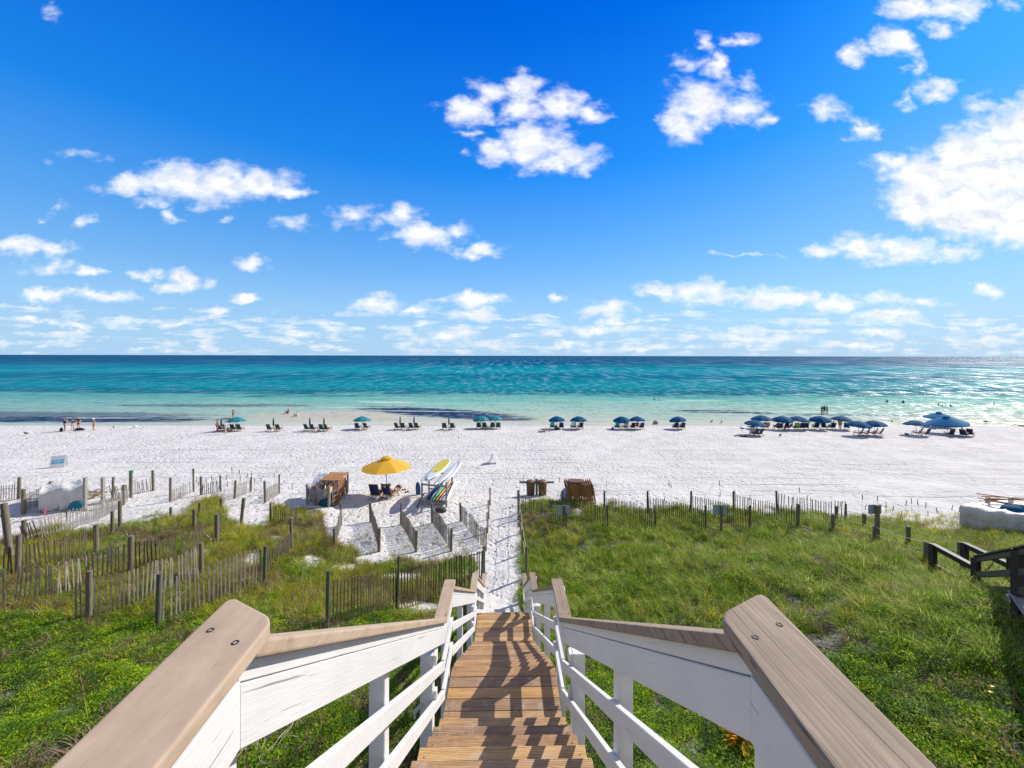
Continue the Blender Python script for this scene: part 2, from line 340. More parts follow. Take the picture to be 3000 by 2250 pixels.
# clear sky: deeper and more saturated away from the horizon
hs = N.new('ShaderNodeHueSaturation'); hs.inputs['Saturation'].default_value = 1.35; hs.inputs['Value'].default_value = 1.0; hs.inputs['Hue'].default_value = .5
L.new(sky.outputs[0], hs.inputs['Color'])
tint = N.new('ShaderNodeMix'); tint.data_type = 'RGBA'; tint.blend_type = 'MULTIPLY'; tint.inputs['Factor'].default_value = 1
L.new(hs.outputs[0], tint.inputs['A'])
rp = N.new('ShaderNodeValToRGB'); L.new(M('MAXIMUM', sep.outputs[2], 0), rp.inputs['Fac'])
el = rp.color_ramp.elements; el[0].position = 0; el[0].color = (.60, .62, .8, 1); el[1].position = .64; el[1].color = (.0, .45, .95, 1)
for p, c in ((.08, (.58, .62, .8)), (.28, (.52, .66, .85)), (.42, (.18, .66, .98))):
    e = el.new(p); e.color = (*c, 1)
L.new(VM('MULTIPLY', rp.outputs[0], (1.6, 1.6, 1.6)), tint.inputs['B'])
hz = N.new('ShaderNodeMix'); hz.data_type = 'RGBA'; L.new(M('MULTIPLY_ADD', sep.outputs[2], -4.5, .85, clamp=True), hz.inputs['Factor'])
L.new(tint.outputs['Result'], hz.inputs['A']); hz.inputs['B'].default_value = (3.3, 5.3, 7.3, 1)
mx = N.new('ShaderNodeMix'); mx.data_type = 'RGBA'; L.new(alpha, mx.inputs['Factor']); rq = N.new('ShaderNodeValToRGB'); L.new(M('MAXIMUM', sep.outputs[2], 0), rq.inputs['Fac']); ee = rq.color_ramp.elements
ee[0].position = 0; ee[0].color = (.42, .66, .90, 1); ee[1].position = .66; ee[1].color = (.0, .135, .76, 1)
for p_, c_ in ((.12, (.30, .60, .95)), (.27, (.12, .43, .94)), (.42, (.015, .27, .90))):
    e_ = ee.new(p_); e_.color = (*c_, 1)
bq = N.new('ShaderNodeMix'); bq.data_type = 'RGBA'; bq.inputs['Factor'].default_value = .68; L.new(hz.outputs['Result'], bq.inputs['A']); L.new(VM('MULTIPLY', rq.outputs[0], (7.7, 7.7, 7.7)), bq.inputs['B'])
L.new(bq.outputs['Result'], mx.inputs['A']); L.new(cc.outputs['Result'], mx.inputs['B'])
fill_clouds = M('MAXIMUM', M('MULTIPLY_ADD', sep.outputs[1], -4.0, -.1, clamp=True), M('MULTIPLY', M('MULTIPLY_ADD', v, 3.0, -3.5, clamp=True), M('GREATER_THAN', sep.outputs[2], 0)))  # unseen clouds behind and overhead, added to take blue out of the fill
m9 = N.new('ShaderNodeMix'); m9.data_type = 'RGBA'; L.new(M('MULTIPLY', M('MULTIPLY', fill_clouds, oh), .85), m9.inputs['Factor']); L.new(mx.outputs['Result'], m9.inputs['A']); m9.inputs['B'].default_value = (3.6, 3.5, 3.5, 1)
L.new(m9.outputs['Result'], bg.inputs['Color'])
W.cycles.sampling_method = 'MANUAL'; W.cycles.sample_map_resolution = 512

# ------------------------------------------------------------------ vegetation density in ground coordinates
def px_of(X, Y, Z):
    return CX+F*X/Y, CY+F*(CAMZ-Z)/Y
_gt = np.array([(0,1600),(98,1575),(154,1560),(236,1553),(307,1552),(348,1535),(449,1525),(560,1510),(590,1470),(640,1465),(660,1510),(700,1545),(790,1545),(800,1490),(850,1486),(945,1496),(952,1570),(1000,1600),(1060,1625),(1200,1650),(1300,1660),(1380,1640),(1425,1660),(1430,1730),(1440,2600),
 (1515,2600),(1520,1480),(1600,1462),(1720,1478),(1900,1490),(2250,1500),(2400,1505),(2480,1530),(2560,1520),(2800,1550),(3000,1560)], float)
SANDP = [(745,1645,35,26),(915,1650,45,24),(1110,1640,70,16),(1235,1785,75,20),(600,1620,30,14),(690,1800,0,0),(90,1795,28,7),(420,1640,40,8),(1010,1665,50,14),(1180,1690,60,14),(1690,1500,12,12),(810,1580,30,10),(330,1860,50,6)]
def veg(X, Y):
    """0..1 how thickly the ground is grown over"""
    X = np.asarray(X, float); Y = np.asarray(Y, float); Z = H(X, Y)
    ys = np.maximum(Y, 1.0); px, py = px_of(X, ys, Z)
    n = fbm(X, Y, .9, 3, 11)
    lim = np.interp(px, _gt[:, 0], _gt[:, 1])
    d = np.clip((py-lim+(n-.5)*40)/22+.5, 0, 1)
    d = np.where((px < 0) & (Y > 14.5), .0, d); d = np.where((px > 3000) & (Y > 21), 0, d)
    for (a, b, rx, ry) in SANDP:
        if rx:
            e = ((px-a)/rx)**2+((py-b)/ry)**2+(n-.5)*1.2
            d = np.where(e < 1, d*.08, d)
    # path corridor and foot of the stairs
    cxp = -.25-.02*Y
    half = np.where(Y > 12.4, .86+.02*(Y-12.4)+(n-.5)*.5, 0)
    d = np.where((np.abs(X-cxp) < half) & (Y > 12.4), 0, d)
    d = np.where(Y > 25, d*0, d)
    return d
# ------------------------------------------------------------------ ground
def grid(xs, ys, zf):
    XX, YY = np.meshgrid(xs, ys); ZZ = zf(XX, YY)
    V = np.stack([XX.ravel(), YY.ravel(), ZZ.ravel()], 1)
    nx, ny = len(xs), len(ys)
    i = np.arange(nx-1)[None, :]+np.arange(ny-1)[:, None]*nx
    Fc = np.stack([i, i+1, i+1+nx, i+nx], -1).reshape(-1, 4)
    me = bpy.data.meshes.new('grid'); me.vertices.add(len(V)); me.vertices.foreach_set('co', V.ravel())
    me.loops.add(Fc.size); me.loops.foreach_set('vertex_index', Fc.ravel().astype(np.int32))
    me.polygons.add(len(Fc)); me.polygons.foreach_set('loop_start', (np.arange(len(Fc))*4).astype(np.int32))
    me.polygons.foreach_set('use_smooth', np.ones(len(Fc), bool)); me.update(calc_edges=True); me.validate()
    return me, XX, YY
def spaced(a, b, fine, coarse_to, growth=1.12):
    c = list(np.arange(a, b+1e-6, fine)); st = fine; p = b
    while p < coarse_to: st *= growth; p += st; c.append(p)
    st = fine; p = a
    while p > -coarse_to: st *= growth; p -= st; c.insert(0, p)
    return np.array(c)
xs = spaced(-30, 30, .14, 3000); ysf = list(np.arange(-3, 28, .14)); p = 28; st = .14
while p < 160: st = min(st*1.03, .6 if p < 62 else 99); p += st; ysf.append(p)
ysf.insert(0, -8); ysf.insert(0, -60); ysf.insert(0, -600)
me, XX, YY = grid(xs, np.array(ysf), H)
vg = veg(XX, YY); at_ = me.attributes.new('veg', 'FLOAT', 'POINT'); at_.data.foreach_set('value', vg.ravel().astype(np.float32))
sand = bpy.data.objects.new('ground', me); COL.objects.link(sand); tag(sand, 'white sand beach and dunes', None, None, 'structure')
m = bpy.data.materials.new('sand'); m.use_nodes = True; MAT['sand'] = m
nt = m.node_tree; N = nt.nodes; L = nt.links; b = N['Principled BSDF']; b.inputs['Roughness'].default_value = .9; b.inputs['Specular IOR Level'].default_value = .15
geo = N.new('ShaderNodeNewGeometry'); pos = geo.outputs['Position']
def noise(vec, scale, det=4, rough=.55):
    n = N.new('ShaderNodeTexNoise'); n.inputs['Scale'].default_value = scale; n.inputs['Detail'].default_value = det; n.inputs['Roughness'].default_value = rough
    L.new(vec, n.inputs['Vector']); return n.outputs['Fac']
def mixc(f, a, bb, bt='MIX'):
    n = N.new('ShaderNodeMix'); n.data_type = 'RGBA'; n.blend_type = bt
    if isinstance(f, (int, float)): n.inputs['Factor'].default_value = f
    else: L.new(f, n.inputs['Factor'])
    for s, k in ((a, 'A'), (bb, 'B')):
        if isinstance(s, tuple): n.inputs[k].default_value = (*s, 1)
        else: L.new(s, n.inputs[k])
    return n.outputs['Result']
def mrange(vv, a, bb, c=0, d=1, st='SMOOTHSTEP'):
    n = N.new('ShaderNodeMapRange'); n.interpolation_type = st
    for k, x in zip(('From Min', 'From Max', 'To Min', 'To Max'), (a, bb, c, d)): n.inputs[k].default_value = x
    L.new(vv, n.inputs['Value']); return n.outputs[0]
col = mixc(mrange(noise(pos, .6, 5), .3, .7), (.525, .507, .480), (.61, .592, .562))
# darker trodden specks
vo = N.new('ShaderNodeTexVoronoi'); vo.inputs['Scale'].default_value = 2.1; vo.inputs['Randomness'].default_value = 1
L.new(VM('MULTIPLY', pos, (1, .8, 0)), vo.inputs['Vector'])
dim = mrange(vo.outputs['Distance'], .0, .33)
vo2 = N.new('ShaderNodeTexVoronoi'); vo2.inputs['Scale'].default_value = 4.3
L.new(VM('MULTIPLY', pos, (1, .7, 0)), vo2.inputs['Vector'])
dim2 = mrange(vo2.outputs['Distance'], .0, .34)
sx = N.new('ShaderNodeSeparateXYZ'); L.new(pos, sx.inputs[0])
# wheel and rake lines running along the beach
wob = M('MULTIPLY', noise(VM('MULTIPLY', pos, (.03, 0, 0)), 1.0, 2), 3.0)
yl = M('ADD', sx.outputs[1], wob)
lines = None
for y0, w in ((37.2, .10), (38.6, .07), (33.6, .08), (32.0, .06), (30.1, .12), (28.5, .07), (42.5, .07), (35.4, .05), (27.4, .09)):
    a = M('SUBTRACT', 1.0, M('DIVIDE', M('ABSOLUTE', M('SUBTRACT', yl, y0)), w), clamp=True)
    lines = a if lines is None else M('MAXIMUM', lines, a)
lines = M('MULTIPLY', lines, mrange(noise(VM('MULTIPLY', pos, (.12, .5, 0)), 1.0, 3), .35, .6))
col = mixc(M('MULTIPLY', lines, .35), col, (.50, .50, .52))
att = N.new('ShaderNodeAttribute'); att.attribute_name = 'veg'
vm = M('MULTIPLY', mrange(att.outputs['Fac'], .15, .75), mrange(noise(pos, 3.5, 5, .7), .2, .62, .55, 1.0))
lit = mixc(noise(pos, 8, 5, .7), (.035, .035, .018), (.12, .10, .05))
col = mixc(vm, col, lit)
wet = mrange(M('ADD', sx.outputs[2], M('MULTIPLY', noise(VM('MULTIPLY', pos, (.15, .6, 0)), 1.0, 3), .05)), .030, .075)
# only near the sea
wet = M('MAXIMUM', wet, mrange(sx.outputs[1], 50, 48, 0, 1))
col = mixc(wet, (.40, .35, .29), col)
L.new(col, b.inputs['Base Color'])
L.new(M('MULTIPLY_ADD', wet, .6, .3), b.inputs['Roughness'])
hh = M('ADD', M('MULTIPLY', dim, .6), M('MULTIPLY', dim2, .35)); hh = M('ADD', hh, M('MULTIPLY', noise(pos, 2.4, 6, .6), 1.1)); hh = M('SUBTRACT', hh, M('MULTIPLY', lines, .8))
bp = N.new('ShaderNodeBump'); bp.inputs['Strength'].default_value = .95; bp.inputs['Distance'].default_value = .22
L.new(hh, bp.inputs['Height']); L.new(M('MULTIPLY', M('MULTIPLY_ADD', wet, .85, .1), mrange(noise(pos, .16, 3, .6), .3, .62, .45, 1.0)), bp.inputs['Strength']); L.new(bp.outputs[0], b.inputs['Normal'])
me.materials.append(m)

# ------------------------------------------------------------------ sea
xs2 = spaced(-120, 120, 1.2, 40000, 1.16)
yw = [50]; st = .35
while yw[-1] < 40000:
    yw.append(yw[-1]+st); st *= 1.03 if yw[-1] < 140 else 1.12
def seaz(X, Y):
    near = np.clip((Y-60)/12, 0, 1)*np.clip((260-Y)/120, 0, 1)*np.clip((200-np.abs(X))/60, 0, 1)
    return near*.13*(fbm(X*.18, Y, .35, 3, 7)-.5)
me, XX, YY = grid(xs2, np.array(yw), seaz)
sea = bpy.data.objects.new('water', me); COL.objects.link(sea); tag(sea, 'turquoise sea with small waves', None, None, 'structure')
m = bpy.data.materials.new('sea'); m.use_nodes = True; MAT['sea'] = m
nt = m.node_tree; N = nt.nodes; L = nt.links; b = N['Principled BSDF']
geo = N.new('ShaderNodeNewGeometry'); pos = geo.outputs['Position']
sx = N.new('ShaderNodeSeparateXYZ'); L.new(pos, sx.inputs[0]); X_, Y_ = sx.outputs[0], sx.outputs[1]
big = noise(VM('MULTIPLY', pos, (.012, .035, 0)), 1.0, 4, .6)
mid = noise(VM('MULTIPLY', pos, (.06, .22, 0)), 1.0, 5, .65)
inv = M('DIVIDE', 58.0, M('MAXIMUM', Y_, 50))          # 1 at the shore, 0 at the horizon
tt = M('ADD', inv, M('MULTIPLY', M('SUBTRACT', mid, .5), M('MULTIPLY', inv, .42)))
tt = M('ADD', tt, M('MULTIPLY', M('SUBTRACT', big, .5), M('MULTIPLY_ADD', inv, .25, .05)))
rp = N.new('ShaderNodeValToRGB'); L.new(tt, rp.inputs['Fac']); el = rp.color_ramp.elements
el[0].position = 0; el[0].color = (.000, .065, .14, 1); el[1].position = 1; el[1].color = (.48, .48, .41, 1)
for p, c in ((.10, (.0003, .085, .175)), (.15, (.001, .16, .23)), (.22, (.002, .24, .29)), (.28, (.001, .13, .20)), (.42, (.003, .215, .25)), (.49, (.004, .17, .21)), (.53, (.010, .12, .155)), (.585, (.10, .34, .30)), (.70, (.24, .42, .345)), (.86, (.36, .44, .35))):
    e = el.new(p); e.color = (*c, 1)
col = rp.outputs[0]
# left half darker far out, right half a little greyer
def ell(cx, cy, rx, ry, tilt=0, amp=1.0):
    dx = M('SUBTRACT', X_, cx); dy = M('SUBTRACT', M('SUBTRACT', Y_, cy), M('MULTIPLY', dx, tilt))
    d = M('ADD', M('POWER', M('DIVIDE', dx, rx), 2.0), M('POWER', M('ABSOLUTE', M('DIVIDE', dy, ry)), 2.0))
    d = M('ADD', d, M('MULTIPLY', M('SUBTRACT', mid2, .5), 3.2*amp))
    return mrange(d, 1.25, .35)
mid2 = noise(VM('MULTIPLY', pos, (.22, .9, 0)), 1.0, 5, .65)
bar = ell(-31, 66.5, 15, 6.5, 0, .5)
col = mixc(M('MULTIPLY', bar, .85), col, (.48, .42, .34))
bar = ell(-6, 62.0, 25, 2.0, 0, .5); col = mixc(M('MULTIPLY', bar, .6), col, (.44, .42, .33))
for (cx, cy, rx, ry, tl, s) in ((-68, 62.6, 24, 3.0, 0, .95), (-84, 67, 34, 4.5, 0, .6), (-14, 71.5, 17, 5.6, -.40, .97), (-5, 64.5, 9, 1.8, -.2, .8), (39, 73, 10, 2.4, -.1, .85), (-60, 80.5, 22, 2.6, 0, .6), (-40, 100, 25, 2.5, 0, .22), (57, 69, 14, 1.6, -.05, .45)):
    col = mixc(M('MULTIPLY', ell(cx, cy, rx, ry, tl), s), col, (.012, .030, .085))
# yellow-green thin water over bars
yg = mrange(noise(VM('MULTIPLY', VM('ADD', pos, (40, 9, 0)), (.05, .45, 0)), 1.0, 4), .58, .70)
col = mixc(M('MULTIPLY', yg, M('MULTIPLY', mrange(inv, .5, .7), .45)), col, (.20, .27, .06))
# ripples: shaded faces and pale highlights painted into the water colour
# wind ripples, one layer for each distance range
RL = [((.85, .42), 1.2, .62), ((.48, .15), .60, .33), ((.24, .038), .36, .15), ((.13, .0085), .18, -.05)]
rn = None
for k, ((a1, a2), hi_, lo_) in enumerate(RL):
    f = noise(VM('MULTIPLY', VM('ADD', pos, (k*31.0, k*17.0, 0)), (a1, a2, 0)), 1.0, 5, .68)
    wgt = M('MULTIPLY', mrange(inv, lo_-.04, lo_+.08) if lo_ > 0 else 1.0, mrange(inv, hi_+.08, hi_-.04))
    f = M('MULTIPLY', M('SUBTRACT', f, .5), wgt); rn = f if rn is None else M('ADD', rn, f)
rs = mrange(inv, .97, .80)
rip = mrange(rn, .01, .12); ril = mrange(rn, -.02, -.13)
col = mixc(M('MULTIPLY', M('MULTIPLY', rip, .42), rs), col, mixc(1.0, col, (.20, .42, .62), 'MULTIPLY'))
col = mixc(M('MULTIPLY', M('MULTIPLY', ril, .12), rs), col, mixc(.18, mixc(1.0, col, (1.35, 1.35, 1.3), 'MULTIPLY'), (.5, .62, .62)))
# darker water to the far left
col = mixc(M('MULTIPLY', mrange(M('MULTIPLY', X_, inv), -15, -75), mrange(inv, .45, .62, .25, .55)), col, mixc(1.0, col, (.35, .62, .80), 'MULTIPLY'))
# foam: short breaking crests and the swash line
fo = None
for (cx, cy, rx, ry, tl) in ((-27.5, 86.5, 7, .8, 0), (-17, 72.6, 11, .5, -.06), (-66, 64.2, 8, .4, 0), (42, 91, 9, .45, 0), (52, 73, 22, .35, -.02), (-28, 78, 10, .3, 0), (66, 67, 12, .4, -.06)):
    e = ell(cx, cy, rx, ry, tl, .75); fo = e if fo is None else M('MAXIMUM', fo, e)
fn_ = mrange(noise(VM('MULTIPLY', pos, (.25, 2.6, 0)), 1.0, 5, .65), .665, .72)
fo = M('MAXIMUM', fo, M('MULTIPLY', M('MULTIPLY', fn_, mrange(inv, .60, .80)), .75))
foam = M('MULTIPLY', fo, mrange(noise(VM('MULTIPLY', pos, (.8, 3.0, 0)), 1.0, 4), .35, .6, .45, 1.0))
col = mixc(M('MULTIPLY', foam, .85), col, (.74, .76, .74))
N.remove(b); df = N.new('ShaderNodeBsdfDiffuse'); gl = N.new('ShaderNodeBsdfGlossy'); gl.inputs['Roughness'].default_value = .30
fr = N.new('ShaderNodeFresnel'); fr.inputs['IOR'].default_value = 1.33; ms = N.new('ShaderNodeMixShader')
L.new(col, df.inputs['Color']); L.new(M('MULTIPLY', M('SUBTRACT', 1.0, foam), M('ADD', M('MULTIPLY_ADD', mrange(rn, .035, -.12), .045, .012), M('MULTIPLY', M('POWER', mrange(rn, .02, -.14), 1.8), .38))), ms.inputs[0])
L.new(df.outputs[0], ms.inputs[1]); L.new(gl.outputs[0], ms.inputs[2]); L.new(ms.outputs[0], N['Material Output'].inputs['Surface'])
hh = M('MULTIPLY', noise(VM('MULTIPLY', pos, (.04, .065, 0)), 1.0, 8, .56), M('MULTIPLY_ADD', mrange(inv, 1.0, .6), 1.5, .4))
bp = N.new('ShaderNodeBump'); bp.inputs['Distance'].default_value = 1.0; bp.inputs['Strength'].default_value = 1
L.new(hh, bp.inputs['Height'])
for nd in (df, gl, fr): L.new(bp.outputs[0], nd.inputs['Normal'])
me.materials.append(m)
# ------------------------------------------------------------------ stairway
st = thing('beach_stairway', (-.015, 0, CAMZ), 'white railed wooden stairway with brown caps leading down to the sand path', 'stairway', rz=.0175)
def slab(x0, x1, poly):
    """prism across x0..x1 with the (Y, depth) outline poly"""
    b = MB(); n = len(poly); vs = [(x, y, -d) for x in (x0, x1) for y, d in poly]
    fs = [(i, (i+1) % n, n+(i+1) % n, n+i) for i in range(n)]+[tuple(range(n))[::-1], tuple(range(n, 2*n))]
    return b.add(vs, fs)
def part(b, name, m, parent, bev=0.0, seg=2, label=None):
    o = b.build(name, m, parent)
    bm = bmesh.new(); bm.from_mesh(o.data); bmesh.ops.recalc_face_normals(bm, faces=bm.faces)
    if bev: bmesh.ops.bevel(bm, geom=list(bm.edges), offset=bev, segments=seg, affect='EDGES', profile=.6)
    bm.to_mesh(o.data); bm.free()
    if label: o['label'] = label
    return o
def wood_variant(base, i, col, c2):
    n = '%s%d' % (base, i)
    if n in MAT: return n
    m = mat(n, col, .62, c2, 3.2, .35, 30, spec=.25, stretch=(.9, 9, 9))
    nt = m.node_tree; N_ = nt.nodes; L_ = nt.links; b_ = N_['Principled BSDF']
    # grain rings
    wv = N_.new('ShaderNodeTexWave'); wv.bands_direction = 'Y'; wv.inputs['Scale'].default_value = 11; wv.inputs['Distortion'].default_value = 9+i; wv.inputs['Detail'].default_value = 3; wv.inputs['Detail Scale'].default_value = .6
    tc_ = N_.new('ShaderNodeTexCoord'); mp = N_.new('ShaderNodeMapping'); mp.inputs['Scale'].default_value = (.35, 2.4, 2.4); mp.inputs['Location'].default_value = (i*3.1, i*1.7, 0)
    L_.new(tc_.outputs['Object'], mp.inputs['Vector']); L_.new(mp.outputs[0], wv.inputs['Vector'])
    src = b_.inputs['Base Color'].links[0].from_socket
    mx_ = N_.new('ShaderNodeMix'); mx_.data_type = 'RGBA'; mx_.blend_type = 'MULTIPLY'
    mr = N_.new('ShaderNodeMapRange'); mr.inputs['From Min'].default_value = .55; mr.inputs['To Max'].default_value = .85; L_.new(wv.outputs['Fac'], mr.inputs['Value'])
    L_.new(mr.outputs[0], mx_.inputs['Factor']); L_.new(src, mx_.inputs['A']); mx_.inputs['B'].default_value = (.42, .30, .22, 1)
    # salt and sand scuffs
    nz = N_.new('ShaderNodeTexNoise'); nz.inputs['Scale'].default_value = 5+i; nz.inputs['Detail'].default_value = 8; nz.inputs['Roughness'].default_value = .75
    L_.new(tc_.outputs['Object'], nz.inputs['Vector'])
    m2 = N_.new('ShaderNodeMapRange'); m2.inputs['From Min'].default_value = .53; m2.inputs['From Max'].default_value = .68; m2.inputs['To Max'].default_value = .6; L_.new(nz.outputs['Fac'], m2.inputs['Value'])
    m3 = N_.new('ShaderNodeMix'); m3.data_type = 'RGBA'; L_.new(m2.outputs[0], m3.inputs['Factor']); L_.new(mx_.outputs['Result'], m3.inputs['A']); m3.inputs['B'].default_value = (.46, .37, .31, 1)
    L_.new(m3.outputs['Result'], b_.inputs['Base Color'])
    return n
WV = [((.62, .38, .16), (.37, .21, .08)), ((.50, .31, .15), (.29, .165, .08)), ((.68, .45, .21), (.44, .27, .11)), ((.42, .275, .165), (.23, .145, .085)), ((.56, .365, .19), (.33, .20, .10))]
def wv(i): return wood_variant('tread_wood', i % 5, *WV[i % 5])
HALF = .635
flights = [(.88, 1.65, 12, 2.20/12, .284), (4.92, 3.85, 13, 2.35/13, .286), (9.47, 6.20, 13, 2.30/13, .283)]
lands = [(4.004, 4.92, 3.85), (8.352, 9.47, 6.20)]
def boards(y0, y1, d, name, w=.14, seed=0, x=HALF):
    rr = random.Random(seed); n = max(1, round((y1-y0)/(w+.006))); ww = (y1-y0)/n
    for i in range(n):
        c = y1-(i+.5)*ww; dx = rr.uniform(-.006, .006)
        p = part(MB().box((dx, c, -d-.02), (2*x, ww-.007, .038)), name, wv(rr.randrange(5)), st, .003, 1)
        for s in (-1, 1):
            for k in (-.3, .3): MB().cyl((s*(x-.05), c+k*ww, -d-.004), (s*(x-.05), c+k*ww, -d+.0012), .0055, n=6).build('screw', 'screw', p)
boards(-1.4, .90, 1.65, 'deck_board', seed=1)
for k, (y0, d0, n, rise, run) in enumerate(flights):
    for i in range(n-1):
        d = d0+(i+1)*rise; y = y0+i*run
        rr = random.Random(100*k+i); m1 = wv(rr.randrange(5)); hw = HALF+.012+rr.uniform(-.012, .012)
        b = MB()
        for j in range(2): b.box((0, y+(j+.5)*(run+.022)/2-.0, -d-.02), (2*hw, (run+.022)/2-.006, .038))
        t = part(b, 'tread', m1, st, .003, 1)
        if k < 2:
            for s in (-1, 1):
                for q in (.22, .78): MB().cyl((s*(hw-.05), y+q*run, -d-.004), (s*(hw-.05), y+q*run, -d+.0012), .0055, n=6).build('screw', 'screw', t)
    for i in range(n):
        d = d0+i*rise; part(slab(-HALF+.02, HALF-.02, [(y0+i*run-.02, d+.042), (y0+i*run, d+.042), (y0+i*run, d+rise-.001), (y0+i*run-.02, d+rise-.001)]), 'riser', 'post_wood', st)
    for s in (-1, 1):
        x0, x1 = (.60, .64) if s > 0 else (-.64, -.60)
        y1 = y0+n*run
        part(slab(x0, x1, [(y0-.05, d0+.06), (y0+.02, d0+.30), (y1-run, d0+n*rise+.22), (y1-run, d0+n*rise-.10)]), 'stringer', 'white_paint', st)
for y0, y1, d in lands: boards(y0, y1, d, 'landing_board', seed=int(d*7))
boards(12.87, 13.0, 8.52, 'landing_board', seed=4)
# railing line: cap height .95 above the nosings
def nos(y):
    if y < .88: return 1.65
    for (y0, d0, n, rise, run), (a, b_, dl) in zip(flights, lands+[(12.87, 13.9, 8.5)]):
        if y < a: return min(d0+(y-y0+run*.3)*rise/run+.0, dl)
        if y < b_+.001: return dl
    return 8.5
def rnd_plan(y0, y1, w, x, d, th, r=.04, near=False):
    """cap board lying level, far end with rounded corners in plan"""
    pts = [(x-w/2, y0), (x+w/2, y0)]
    for cx, a0 in ((x+w/2-r, 0), (x-w/2+r, 90)):
        for k in range(6):
            a = R(a0+k*18); pts.append((cx+r*math.cos(a), y1-r+r*math.sin(a)))
    n = len(pts); vs = [(p[0], p[1], -z) for z in (d+th, d) for p in pts]
    return MB().add(vs, [(i, (i+1) % n, n+(i+1) % n, n+i) for i in range(n)]+[tuple(range(n))[::-1], tuple(range(n, 2*n))])
TH = .04
for s in (-1, 1):
    X = lambda a, b_: (s*a, s*b_) if s > 0 else (-b_, -a)
    capm = 'cap_grain' if s > 0 else 'cap_blotch'
    levels = [(-1.4, 1.07, .70, .186), (4.37, 5.16, 2.90, .142), (8.86, 9.62, 5.25, .142), (13.03, 13.8, 7.56, .142)]
    for k, (y0, y1, d, w) in enumerate(levels):
        c = rnd_plan(y0, y1, w, s*.69, d, TH, .035 if w > .15 else .02)
        if k == 0:   # the deck rail flares a little towards the stairs, its end is cut at an angle
            c.v = [(v[0]-s*(1.07-v[1])*.055, v[1]+(max(0, (s*v[0]-.60)/.18)*.10 if v[1] > .5 else 0), v[2]) for v in c.v]
        o = part(c, 'cap_rail', capm, st, .009 if k == 0 else .006, 3)
        for yy_ in ((y1-.145, y0+.08) if k else (y1-.15,)):
            for dx in (-.045, .045):
                if k == 0: yy_ = 1.0+s*dx*.5; 
                b = MB().lathe([(.0085, -.0005), (.0085, .0012), (.0055, .0014), (.0045, -.003), (0, -.003)], 10, (s*.69+dx-(s*(1.07-yy_)*.055 if k == 0 else 0), yy_, -d))
                b.build('screw', 'screw', o)
    slopes = [(1.03, .730, 4.37, 2.885), (5.10, 2.955, 8.86, 5.235), (9.56, 5.305, 13.03, 7.545)]
    for (ya, da, yb, db) in slopes:
        m_ = (db-da)/(yb-ya)
        o = part(slab(*X(.62, .76), [(ya, da), (yb, db), (yb, db+TH*1.18), (ya, da+TH*1.18)]), 'cap_rail', capm, st, .007, 2)
        # thin board and deep board under the cap, painted white
        e = 4
        for (t0, t1, xa, xb) in ((TH*1.18+.002, .106, .648, .680), (.109, .274, .643, .680)):
            part(slab(*X(xa, xb), [(ya-.03, da-.03*m_+t0), (yb+.01, db+.01*m_+t0), (yb+.01, db+.01*m_+t1), (ya-.03, da-.03*m_+t1)]), 'fascia_board', 'paint_slope', st, .003, 1)
        for (h0, h1) in ((.50, .395), (.18, .075)):
            # follows the nosing line
            na, nb = da+.95+.02, db+.95+.02
            part(slab(*X(.640, .680), [(ya-.05, na-.05*m_-h0), (yb+.03, nb+.03*m_-h0), (yb+.03, nb+.03*m_-h1), (ya-.05, na-.05*m_-h1)]), 'side_rail', 'paint_slope', st, .004, 1)
    for k, (y0, y1, d, w) in enumerate(levels):
        a, b_ = (y0, .997) if k == 0 else (y0+.012, y1-.075)
        sh = lambda v: v
        for (t0, t1, xa, xb) in ((TH+.002, .105, .649, .680), (.108, .277, .643, .680)):
            q = slab(*X(xa, xb), [(a, d+t0), (b_, d+t0), (b_, d+t1), (a, d+t1)])
            if k == 0: q.v = [(v[0]-s*(1.07-v[1])*.055, v[1], v[2]) for v in q.v]
            part(q, 'fascia_board', 'paint_level', st, .003, 1)
        for h0, h1 in ((.50, .41), (.18, .09)):
            q = slab(*X(.642, .680), [(a, d+.95-h0), (b_+.02, d+.95-h0), (b_+.02, d+.95-h1), (a, d+.95-h1)])
            if k == 0: q.v = [(v[0]-s*(1.07-v[1])*.055, v[1], v[2]) for v in q.v]
            part(q, 'side_rail', 'paint_level', st, .004, 1)
    for yp, wd in ((1.0, .10), (2.37, .092), (3.92, .12), (5.05, .10), (6.62, .092), (8.55, .11), (9.5, .10), (11.2, .092), (12.95, .10), (13.7, .092)):
        sl = None
        for (ya, da, yb, db) in slopes:
            if ya <= yp <= yb: sl = da+(yp-ya)*(db-da)/(yb-ya)
        if sl is None:
            sl = [l for l in levels if l[0] <= yp <= l[1]][0][2]
        top = sl+TH*1.2+.01
        if yp in (3.92, 8.55): top += .26
        gx = s*.73-.015-.0175*yp
        bot = CAMZ-gz(gx, yp)+.25
        part(MB().box((s*(.682+wd/2), yp, -(top+bot)/2), (wd, wd, bot-top)), 'post', 'white_paint', st, .004, 1)
        if yp in (3.92, 8.55):
            part(MB().box((s*.663, yp-.01, -(top+.05)), (.034, .10, .10)), 'cleat', 'white_paint', st, .003, 1)
            part(MB().box((s*.663, yp-.01, -(top+.42)), (.034, .06, .12)), 'cleat', 'white_paint', st, .003, 1)
# faucet below the left rail
part(MB().cyl((-.78, 3.86, -3.38), (-.84, 3.80, -3.40), .018).cyl((-.84, 3.80, -3.40), (-.84, 3.80, -3.46), .012), 'hose_tap', 'tarp_white', st)

